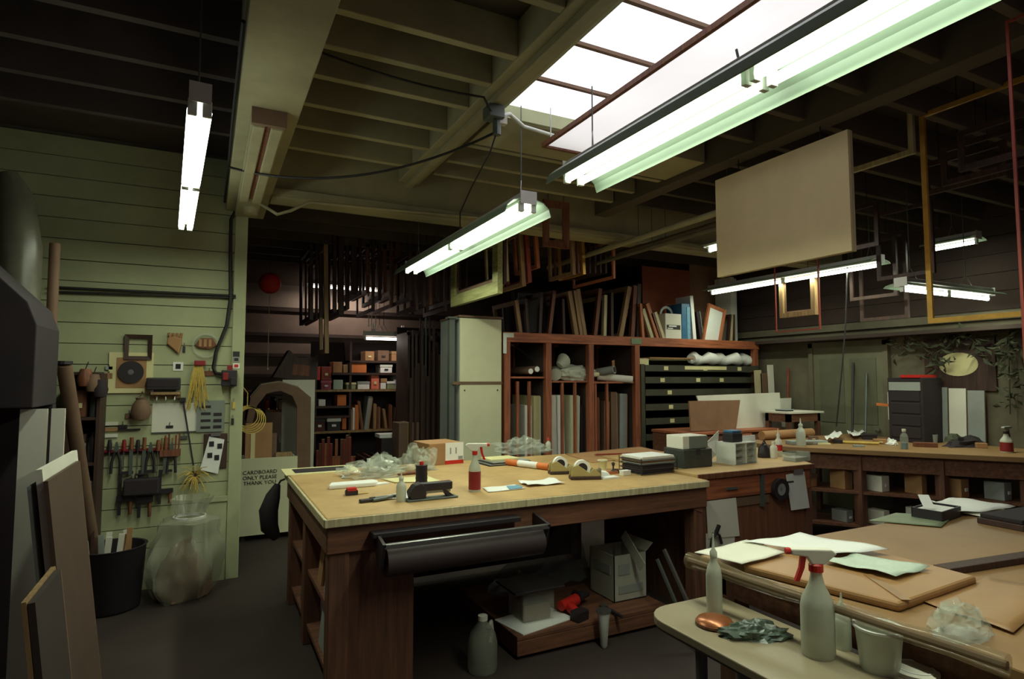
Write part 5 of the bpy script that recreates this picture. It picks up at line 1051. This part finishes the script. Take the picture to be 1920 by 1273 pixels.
for k in (.2,.42): p = A.lerp(B,k); 
rb = random.Random(21)
k_ = 0
for z, cnt in ((.513,6),(.193,6)):
    for j in range(cnt):
        p = Vector((5.22,4.24,0)) + A.lerp(B,(j+.6)/(cnt+.4)) + n*4
        h = rb.uniform(.10,.2); m = rb.choice((GREYP,WHITE,CARDD,CARD,BLKM)); w_ = rb.uniform(.08,.13)
        carton('supply_box', f'small box on the {"upper" if z>.3 else "lower"} shelf under the wall bench, {nth(j,cnt)}', p.x-w_/2,p.x+w_/2,p.y-.08,p.y+.08,z,z+h,m, lid=rb.choice((None,CARDD,None)), plate=rb.choice((None,PAPER)), group='supplies under the wall bench')
WZ = .92
def wz(px,py): return onz(px,py,WZ)
def on(px, py, off=0): return wz(px,py)
q = thing('cardboard_tube', 'long brown cardboard tube lying along the bench back', 'tube', (5.5,4.76,WZ+.051)); d = Vector((.85,.02,0)); MB().tube([(0,0,0),d], .05, 14).build('barrel', CARD, q, True); MB().tube([d,d*1.01], .03, 12).build('bore_shade', BLKM, q)  # black disc paints the shade inside the tube's open end
q = squeeze('pale bottle with pointed top at the near end of the wall bench', wz(1502,836), .2, .045, MILKY, MILKY)
q = thing('flat_grey_tool', 'grey flat case lying below the pale bottle on the wall bench', 'case', wz(1510,836)+Vector((.15,.1,0)), -.4); MB().box(-.2,.2,-.06,.06,0,.04).build('case', GREYP, q, bevel=.008); MB().box(-.03,.03,-.07,-.06,.01,.03).build('latch', STEEL, q)
for i,(a_,b_,c_,d_) in enumerate((((1546,824),(1565,812),(1580,818),(1562,828)),((1588,812),(1606,806),(1624,814),(1600,822)))):
    sheet('folded_white_sheet', f'folded white paper peaked on the wall bench, {["left","right"][i]} one', 'paper', (a_,b_,c_,d_), WZ+.03, PAPER, .04, 30+i, 'folded papers on the wall bench')
p = wz(1590,832); q = thing('wood_handle_tool', 'tool with a long yellow wooden handle on the wall bench', 'tool', p, -.9); MB().tube([(-.05,0,.015),(.28,0,.015)], .014, 10).build('handle', YEL, q, True); MB().box(-.14,-.05,-.025,.025,0,.04).build('head', BLACK, q, bevel=.004)
p = wz(1696,842); q = squeeze('clear bottle with blue liquid on the wall bench', p, .17, .035, CLEAR, WHITE, nozzle=False); MB().lathe([(0,.004),(.03,.004),(.03,.06),(0,.06)], (0,0,0), 16).build('liquid', mat('blue_liquid',(60,110,130),.3,.1,5), q)
p = wz(1888,848); q = spray('clear spray bottle with reddish liquid at the far end of the wall bench', p, .17, .05, REDD, GREYP, BLACK)
p = wz(1672,834); q = thing('crumpled_tissue', 'crumpled white tissue on the wall bench', 'tissue', p); crumple((0,0,0),(.05,.05,.03),44,.4,8).build('tissue', PAPER, q); crumple((.04,.02,0),(.03,.03,.02),45,.4,6).build('fold', PAPER, q)
p = wz(1810,836); q = thing('cloth_heap', 'dark cloth heaped at the right of the wall bench', 'cloth', p); crumple((0,0,0),(.28,.12,.05),51,.35,12).build('cloth', BLKM, q, True); crumple((-.1,.05,.04),(.1,.08,.04),52,.35,10).build('fold', GREENP, q, True)
p = wz(1770,834); q = thing('mug', 'grey mug among the clutter of the wall bench', 'mug', p+Vector((.1,.15,0))); MB().lathe([(.03,0),(.038,.09),(.034,.09),(.028,.006),(0,.006)], (0,0,0), 16).build('cup', GREYP, q, True); MB().tube([(.036,0,.07),(.06,0,.06),(.06,0,.03),(.034,0,.02)], .006, 6).build('handle', GREYP, q, True)
for i,(px,py,m,w_,d_,h) in enumerate(((1525,826,CARDD,.1,.06,.05),(1630,824,BLKM,.14,.08,.06),(1650,832,CARD,.12,.06,.05),(1735,838,W_BRN,.2,.07,.045),(1840,840,CARD,.09,.06,.05),(1610,838,GREYP,.1,.05,.02),(1545,834,CREAM,.12,.05,.02))):
    p = wz(px,py); carton('bench_box', f'small {["dull brown","black","tan","long wooden","kraft","flat grey","flat cream"][i]} box amid the wall bench clutter', p.x-w_/2,p.x+w_/2,p.y-d_/2,p.y+d_/2,WZ,WZ+h,m, lid=(BLACK if i == 1 else None), plate=(CREAM if i in (0,2) else None), group='boxes on the wall bench', rot=-.8)
# white tray table in the corner, boxes, black rack cabinet, easel, wreath
p = ony(1500,768,4.9)
t = thing('small_side_table', 'small side table with a white top behind the wall bench', 'side table', (p.x+.12,5.15,0)); hz = ony(1500,770,5.15).z
MB().box(-.25,.38,-.2,.2,hz-.02,hz).build('top', WHITE, t); MB().box(-.22,.35,-.17,.17,hz-.12,hz-.02).build('apron', BENCHW, t)
for x in (-.22,.3):
    for y in (-.17,.12): MB().box(x,x+.05,y,y+.05,0,hz-.02).build('leg', BENCHZ, t)
carton('flat_black_box', 'flat dark box lying on the white side table', p.x+.0,p.x+.14,5.1,5.25,hz,hz+.02,BLACK, plate=None, lid=GREYP)
a = onx(1672,845,6.75); b = onx(1738,845,6.75)
t = thing('black_rack_case', 'black upright rack case with a pale top drawer on the bench', 'case', (6.72,b.y,WZ)); W_ = a.y-b.y; zt = onx(1700,708,6.72).z-WZ
MB().box(0,.36,0,W_,0,zt).build('body', BLKM, t, bevel=.006); MB().box(-.012,0,.02,W_-.02,zt*.80,zt*.93).build('pale_drawer', GREYP, t)
for k in range(4): MB().box(-.008,0,.03,W_-.03,.05+k*.13,.16+k*.13).build('dark_drawer', BLACK, t, bevel=.003)
MB().box(-.01,.3,.02,W_*.6,zt,zt+.03).build('red_folder', RED, t)
t = thing('orange_clamp', 'orange and white clamp hanging beside the black case', 'clamp', onx(1668,760,6.85)); MB().bar((0,0,.15),(0,0,-.16),.03,.02).build('bar', PAPER, t); MB().bar((0,-.01,0),(-.02,.13,.01),.03,.03).build('arm', ORANGE, t); MB().tube([(0,0,.1),(.29,0,.1)], .006, 6).build('peg', STEEL, t)
# wreath picture
c = onx(1795,683,RX-.05)
t = thing('oval_mirror', 'dark square board with a pale oval centre hung on the right wall', 'mirror', (RX-.004,c.y,c.z))
MB().box(-.03,0,-.34,.34,-.28,.28).build('board', W_DARK, t, bevel=.006)
MB().prism([(.19*math.cos(k*.2618), .125*math.sin(k*.2618)) for k in range(24)], 'x', -.036,-.03).build('oval', CREAM, t)
MB().ring((0,0,0), .3,.33,.02,'x').build('outer_ring', BLKM, t)
t = thing('leaf_garland', 'dark leafy garland draped around the oval on the right wall', 'garland', (RX-.12,c.y,c.z))
rl = random.Random(31)
leaf = MB().add([(0,0,0),(.035,.016,.012),(.08,0,0),(.035,-.016,.012)], [(0,1,2,3)]).mesh('leaf'); leaf.materials.append(GREENP)
gp = [(-.02, .55-k*.05, .2+.1*math.sin(k*.6)) for k in range(24)]
MB().tube(gp, .006, 5).build('vine', GREENP, t)
for k in range(150):
    b_ = rl.choice(gp); o = bpy.data.objects.new('leaf', leaf); COL.objects.link(o); o.parent = t; o.location = (b_[0]-rl.uniform(0,.06), b_[1]+rl.uniform(-.06,.06), b_[2]+rl.uniform(-.16,.1)); o.rotation_euler = (rl.uniform(-3,3),rl.uniform(-1,1),rl.uniform(-3,3)); s = rl.uniform(.8,1.6); o.scale = (s,s,s)
for k in range(60):
    o = bpy.data.objects.new('leaf', leaf); COL.objects.link(o); o.parent = t; o.location = (-rl.uniform(0,.06), -.5+rl.uniform(-.14,.1), rl.uniform(-.45,.3)); o.rotation_euler = (rl.uniform(-3,3),rl.uniform(-1,1),rl.uniform(-3,3)); s = rl.uniform(.8,1.6); o.scale = (s,s,s)
MB().tube([(.04,-.5,.35),(-.02,-.5,.0),(.0,-.48,-.5)], .006, 5).build('vine', GREENP, t)
for i,(py0,py1,X,px) in enumerate(((726,845,RX-.1,1760),(728,845,RX-.1,1795),(732,845,RX-.1,1830))):
    a = onx(px-16,800,X); b = onx(px+16,800,X); zt = onx(px,py0,X).z
    t = thing('leaning_pale_board', f'pale board leaning on the right wall under the oval, {["left","middle","right"][i]} one', 'board', (X,b.y,WZ), (0,.05,0), 'pale boards under the oval')
    MB().box(0,.012,0,a.y-b.y,0,zt-WZ).build('panel', (GREYP,WHITE,GREYP)[i], t); MB().box(.012,.02,0,a.y-b.y,0,zt-WZ-.01).build('backing', CARD, t)
for i,(px,y0,lb) in enumerate(((1478,690,'reddish stick leaning in the corner near the door'),(1600,680,'dark pole leaning beside the door'),(1625,700,'grey pole leaning right of the dark pole'))):
    T = onx(px,y0,RX-.06); t = thing('leaning_pole', lb, 'pole', (RX-.25,T.y-.08,WZ if i else 0), (0,0,0), 'poles leaning by the door'); MB().tube([(0,0,.0),(.19,.08,T.z-(WZ if i else 0))], .014, 8).build('pole', (W_RED,BLACK,GSTEEL)[i], t); MB().tube([(0,0,0),(.003,.002,.03)], .018, 8).build('ferrule', BLACK, t)
# hanging flex over the wall bench
p = wz(1560,815); tag(MB().tube([onx(1590,460,5.95),onx(1586,600,5.9),onx(1578,700,5.8),onx(1568,800,5.75)], .007, 6).build('hanging_flex', CABLE, smooth=True), 'black flex hanging from the slim lamp down to the wall bench', 'cord')
# ---------------------------------------------------------------- near right table
NZ = .88
t = thing('packing_table', 'near brown packing table with a kraft-covered top at the right', 'table', (1.82,.35,0))
MB().box(0,1.9,0,1.55,NZ-.035,NZ).build('top', TOPK, t, bevel=.006)
for x,y in ((.05,.05),(1.78,.05),(.05,1.42),(1.78,1.42)): MB().box(x,x+.08,y,y+.08,0,NZ-.035).build('leg', BENCHZ, t)
MB().box(.05,1.85,1.46,1.5,NZ-.14,NZ-.035).build('back_apron', BENCHW, t); MB().box(.05,.09,.1,1.42,NZ-.14,NZ-.035).build('side_apron', BENCHW, t)
def nz_(px,py,z=NZ): return onz(px,py,z)
# flat kraft parcel with thickness
PP = [nz_(x,y,NZ+.03) for x,y in ((1392,1058),(1686,1131),(1832,1080),(1560,1010))]
c = sum(PP,Vector())/4; c.z = NZ
t = thing('kraft_parcel', 'flat parcel wrapped in brown kraft paper on the packing table', 'parcel', c)
MB().prism([((p-c).x,(p-c).y) for p in PP], 'z', 0.001, .03).build('wrapped_body', KRAFT, t, bevel=.01)
e0 = PP[1]-c; e1 = PP[0].lerp(PP[3],.5)-c
m0 = PP[1].lerp(PP[2],.08)-c; m1 = PP[0].lerp(PP[1],.62).lerp(PP[3].lerp(PP[2],.62),.4)-c
MB().bar(Vector((m0.x,m0.y,.032)), Vector((m1.x,m1.y,.032)), .03,.003).build('tape_strip', mat('tape_brown',(150,112,70),.3,.1,5), t)
sheet('white_card_sheet', 'white card at the far left corner of the packing table', 'card', [(1302,1038),(1400,1014),(1472,1038),(1391,1060)], NZ+.04, WHITE, .006, 61, th=.003)
sheet('large_white_sheet', 'large white printed sheet lying on the kraft parcel', 'paper', [(1392,1019),(1500,1003),(1668,1034),(1558,1042)], NZ+.045, PAPER, .012, 62)
o = sheet('printed_green_sheet', 'wavy pale green printed sheet at the parcel front', 'paper', [(1538,1054),(1600,1042),(1744,1066),(1680,1086)], NZ+.036, mat('pale_green_print',(198,214,196),.7,.12,60), .012, 63)
sheet('grey_green_mat', 'grey-green cutting mat at the far side of the packing table', 'mat', [(1630,978),(1680,964),(1785,972),(1765,990)], NZ, mat('cutting_mat',(130,142,112),.6,.15,8), .002, 64, th=.004)
p = nz_(1756,970); t = thing('black_tray', 'black tray holding loose papers at the far side of the packing table', 'tray', (p.x,p.y,NZ), .15)
MB().box(-.12,.12,-.07,.07,0,.005).box(-.12,.12,-.07,-.064,0,.055).box(-.12,.12,.064,.07,0,.055).box(-.12,-.114,-.07,.07,0,.055).box(.114,.12,-.07,.07,0,.055).build('tray', BLACK, t)
for k in range(4): MB().box(-.1,.1,-.06,.06,.006+.011*k,.014+.011*k).build('paper_layer', (GREYP,WHITE,GREYP,PAPER)[k], t)
MB().bar((-.08,.0,.055),(-.02,.05,.11),.05,.003).build('loose_paper', PAPER, t)
sheet('curled_printouts', 'curled white printouts behind the black tray', 'paper', [(1730,948),(1800,940),(1905,958),(1790,968)], NZ+.01, PAPER, .03, 65)
sheet('white_printout', 'white printout lying right of the black tray', 'paper', [(1790,962),(1850,950),(1905,962),(1850,972)], NZ+.004, WHITE, .008, 66)
p = nz_(1850,1060); t = thing('dark_batten', 'dark flat batten lying on the right of the packing table', 'batten', (p.x-.08,p.y,NZ), -.12); MB().box(-.18,.7,-.03,.03,0,.025).build('bar', W_DARK, t, bevel=.003); MB().box(-.183,-.18,-.03,.03,0,.025).build('end', CARDD, t)
p = nz_(1900,985); t = thing('dark_flat_case', 'dark flat case at the far right of the packing table', 'case', (p.x+.05,p.y,NZ), -.05); MB().box(-.16,.3,-.1,.1,0,.03).build('lower_half', W_DARK, t, bevel=.004); MB().box(-.15,.29,-.09,.09,.03,.05).build('upper_half', BLKM, t, bevel=.004)
sheet('kraft_sheet', 'loose brown kraft sheet at the near end of the packing table', 'paper', [(1730,1130),(1850,1085),(1990,1110),(1900,1190)], NZ+.002, KRAFT, .006, 67)
# clear film roll along the table edge
a = nz_(1292,1062,NZ+.0); b = nz_(1800,1175,NZ+.0); b = a.lerp(b,.95)
t = thing('clear_film_roll', 'shiny clear film roll lying along the edge of the packing table', 'roll', (a.x,a.y,NZ+.004)); d = b-a; d.z = 0; d.y = -1.0; d.x = .08
MB().tube([(0,0,.02)]+[d*(k/8)+Vector((0,.0,.02+.004*math.sin(k*2))) for k in range(1,9)], [.03,.028,.024,.026,.022,.026,.024,.028,.03], 12).build('film', mat('film_clear',(150,136,104),.08,.1,6,alpha=.3), t, True); MB().tube([Vector((0,0,.02)),d+Vector((0,0,.02))], .012, 8).build('core', CARDD, t)
# low rounded table in front
LZ = .76
def lz(px,py): return onz(px,py,LZ)
x0 = 1.43; y1 = 1.80; r = .12; out = [(x0,.2),(1.8,.2),(1.8,y1)] + [(x0+r-r*math.sin(k*.2618), y1-r+r*math.cos(k*.2618)) for k in range(7)]
t = thing('rounded_side_table', 'low pale table with a rounded corner holding bottles at the front right', 'table', (x0,.2,0))
MB().prism([(x-x0,y-.2) for x,y in out], 'z', LZ-.028, LZ).build('top', mat('laminate_grey',(150,138,112),.45,.1,4), t, bevel=.004)
MB().prism([((x-x0)*.995+.003,(y-.2)*.995+.003) for x,y in out], 'z', LZ-.034, LZ-.028).build('edge_band', BLACK, t)
for x,y in ((.1,.15),(.12,1.42),(.31,1.42),(.31,.15)): MB().tube([(x,y,0),(x,y,LZ-.034)], .02, 10).build('leg', GSTEEL, t, True)
q = squeeze('tall milky bottle at the corner of the low rounded table', lz(1340,1150), .2, .028, MILKY, MILKY); 
q.children[1].scale = (1,1,1)
t = thing('copper_disc', 'shiny copper-brown round lid on the low rounded table', 'lid', lz(1340,1172)); MB().lathe([(0,0),(.055,0),(.062,.01),(.055,.022),(.03,.03),(0,.032)], (0,0,0), 24).build('dome', mat('copper',(170,104,66),.3,.1,6,metal=.5), t, True); MB().ring((0,0,.008), .06,.064,.008,'z').build('rim', W_BRN, t)
t = thing('crumpled_plastic', 'crumpled bluish plastic packet on the low rounded table', 'plastic', lz(1412,1192), -.5); crumple((0,0,0),(.11,.05,.02),71,.45,16).build('film', mat('packet',(96,112,100),.25,.4,30,alpha=.8), t); crumple((.03,0,0),(.05,.03,.022),72,.4,8).build('fold', GREYP, t)
spray('big spray bottle with a red trigger standing on the low rounded table', lz(1535,1228), .25, .048, None, WHITE, RED, rz=2.6)
squeeze('small pointed bottle behind the big spray bottle', lz(1580,1215), .12, .026, MILKY, MILKY)
t = thing('plastic_tub', 'round milky tub on the low rounded table', 'tub', lz(1650,1255)+Vector((0,.0,0))); MB().lathe([(.05,0),(.062,.12),(.066,.122),(.058,.12),(.046,.006),(0,.006)], (0,0,0), 22).build('tub', MILKY, t, True); MB().ring((0,0,.12), .06,.068,.006,'z').build('rim', PAPER, t)
t = thing('white_round_lid', 'pale round lid at the bottom right of the low rounded table', 'lid', onz(1715,1262,LZ)); MB().lathe([(0,0),(.06,0),(.062,.012),(.05,.016),(0,.016)], (0,0,0), 22).build('lid', WHITE, t, True); MB().ring((0,0,.016), .045,.05,.004,'z').build('ridge', PAPER, t)
t = thing('crumpled_plastic', 'crumpled clear plastic at the near corner of the packing table', 'plastic', onz(1800,1190,NZ)); crumple((0,0,0),(.09,.06,.04),81,.45,14).build('film', CLEAR, t); crumple((.0,0,0),(.06,.05,.04),82,.4,8).build('fold', CLEAR, t)
# ---------------------------------------------------------------- more small things on the tool wall and in the corners
rs = random.Random(77)
q = thing('yellow_cord_coil', 'coil of yellow cord hanging beside the cardboard bin', 'cord', ony(463,780,5.78))
for k in range(5): MB().ring((.01*k,0,-.01*k), .085+.006*k,.092+.006*k,.008).build('loop', YEL, q, True)
MB().tube([(0,0,.08),(0,.0,.2),(-.08,-.15,.3)], .005, 5).build('tail', YEL, q)
for i,(px,py,w,h,m,lb) in enumerate(((205,690,.05,.03,GREYP,'small grey tag pinned left of the round disc'),(205,705,.05,.05,CARD,'small brown note pinned left of the round disc'),(345,655,.02,.05,BLACK,'small dark hook between glove and round tray'),(242,780,.05,.04,CARDD,'little brown bag on the wall below the disc'),(230,800,.06,.03,BLACK,'dark strap hanging under the little brown bag'),(318,800,.05,.02,BLACK,'dark clip under the white notice'),(345,820,.05,.03,GSTEEL,'steel clip above the tool row'),(392,700,.07,.04,W_BRN,'brown brush hanging right of the straw bundle'),(438,760,.02,.06,YEL,'yellow tie looped on the corner post'),(436,790,.02,.05,BLACK,'dark tie looped low on the corner post'))):
    q = onwall('wall_tag', lb, 'tag', px, py, off=(.02 if px > 430 else 0))
    MB().box(-w/2,w/2,-.012,0,-h/2,h/2).build('tag', m, q, bevel=.003); MB().tube([(0,-.014,h/2),(0,-.002,h/2+.025)], .004, 5).build('pin', STEEL, q)
for i,(px,py) in enumerate(((160,705),(175,715),(188,725))):
    q = onwall('hanging_pouch', f'dark pouch hanging at the top left of the tool wall, {["left","middle","right"][i]} one', 'pouch', px, py, off=.36)
    MB().lathe([(0,-.08),(.04,-.07),(.05,-.02),(.035,.04),(.03,.05)], (0,0,0), 12).build('pouch', (W_BRN,CARDD,BLKM)[i], q, True); MB().tube([(0,0,.05),(0,.1,.1)], .004, 5).build('strap', BLACK, q)
q = onwall('brush_holder', 'wooden brush block with upright handles right of the tool row', 'brush holder', 320, 842)
MB().box(-.07,.07,-.06,0,-.05,.0).build('block', W_BRN, q)
for k in range(6): MB().tube([(-.055+.022*k,-.03,0),(-.06+.024*k,-.035,.09+.02*(k%3))], .006, 6).build('handle', (W_TAN,W_RED,W_BRN)[k%3], q)
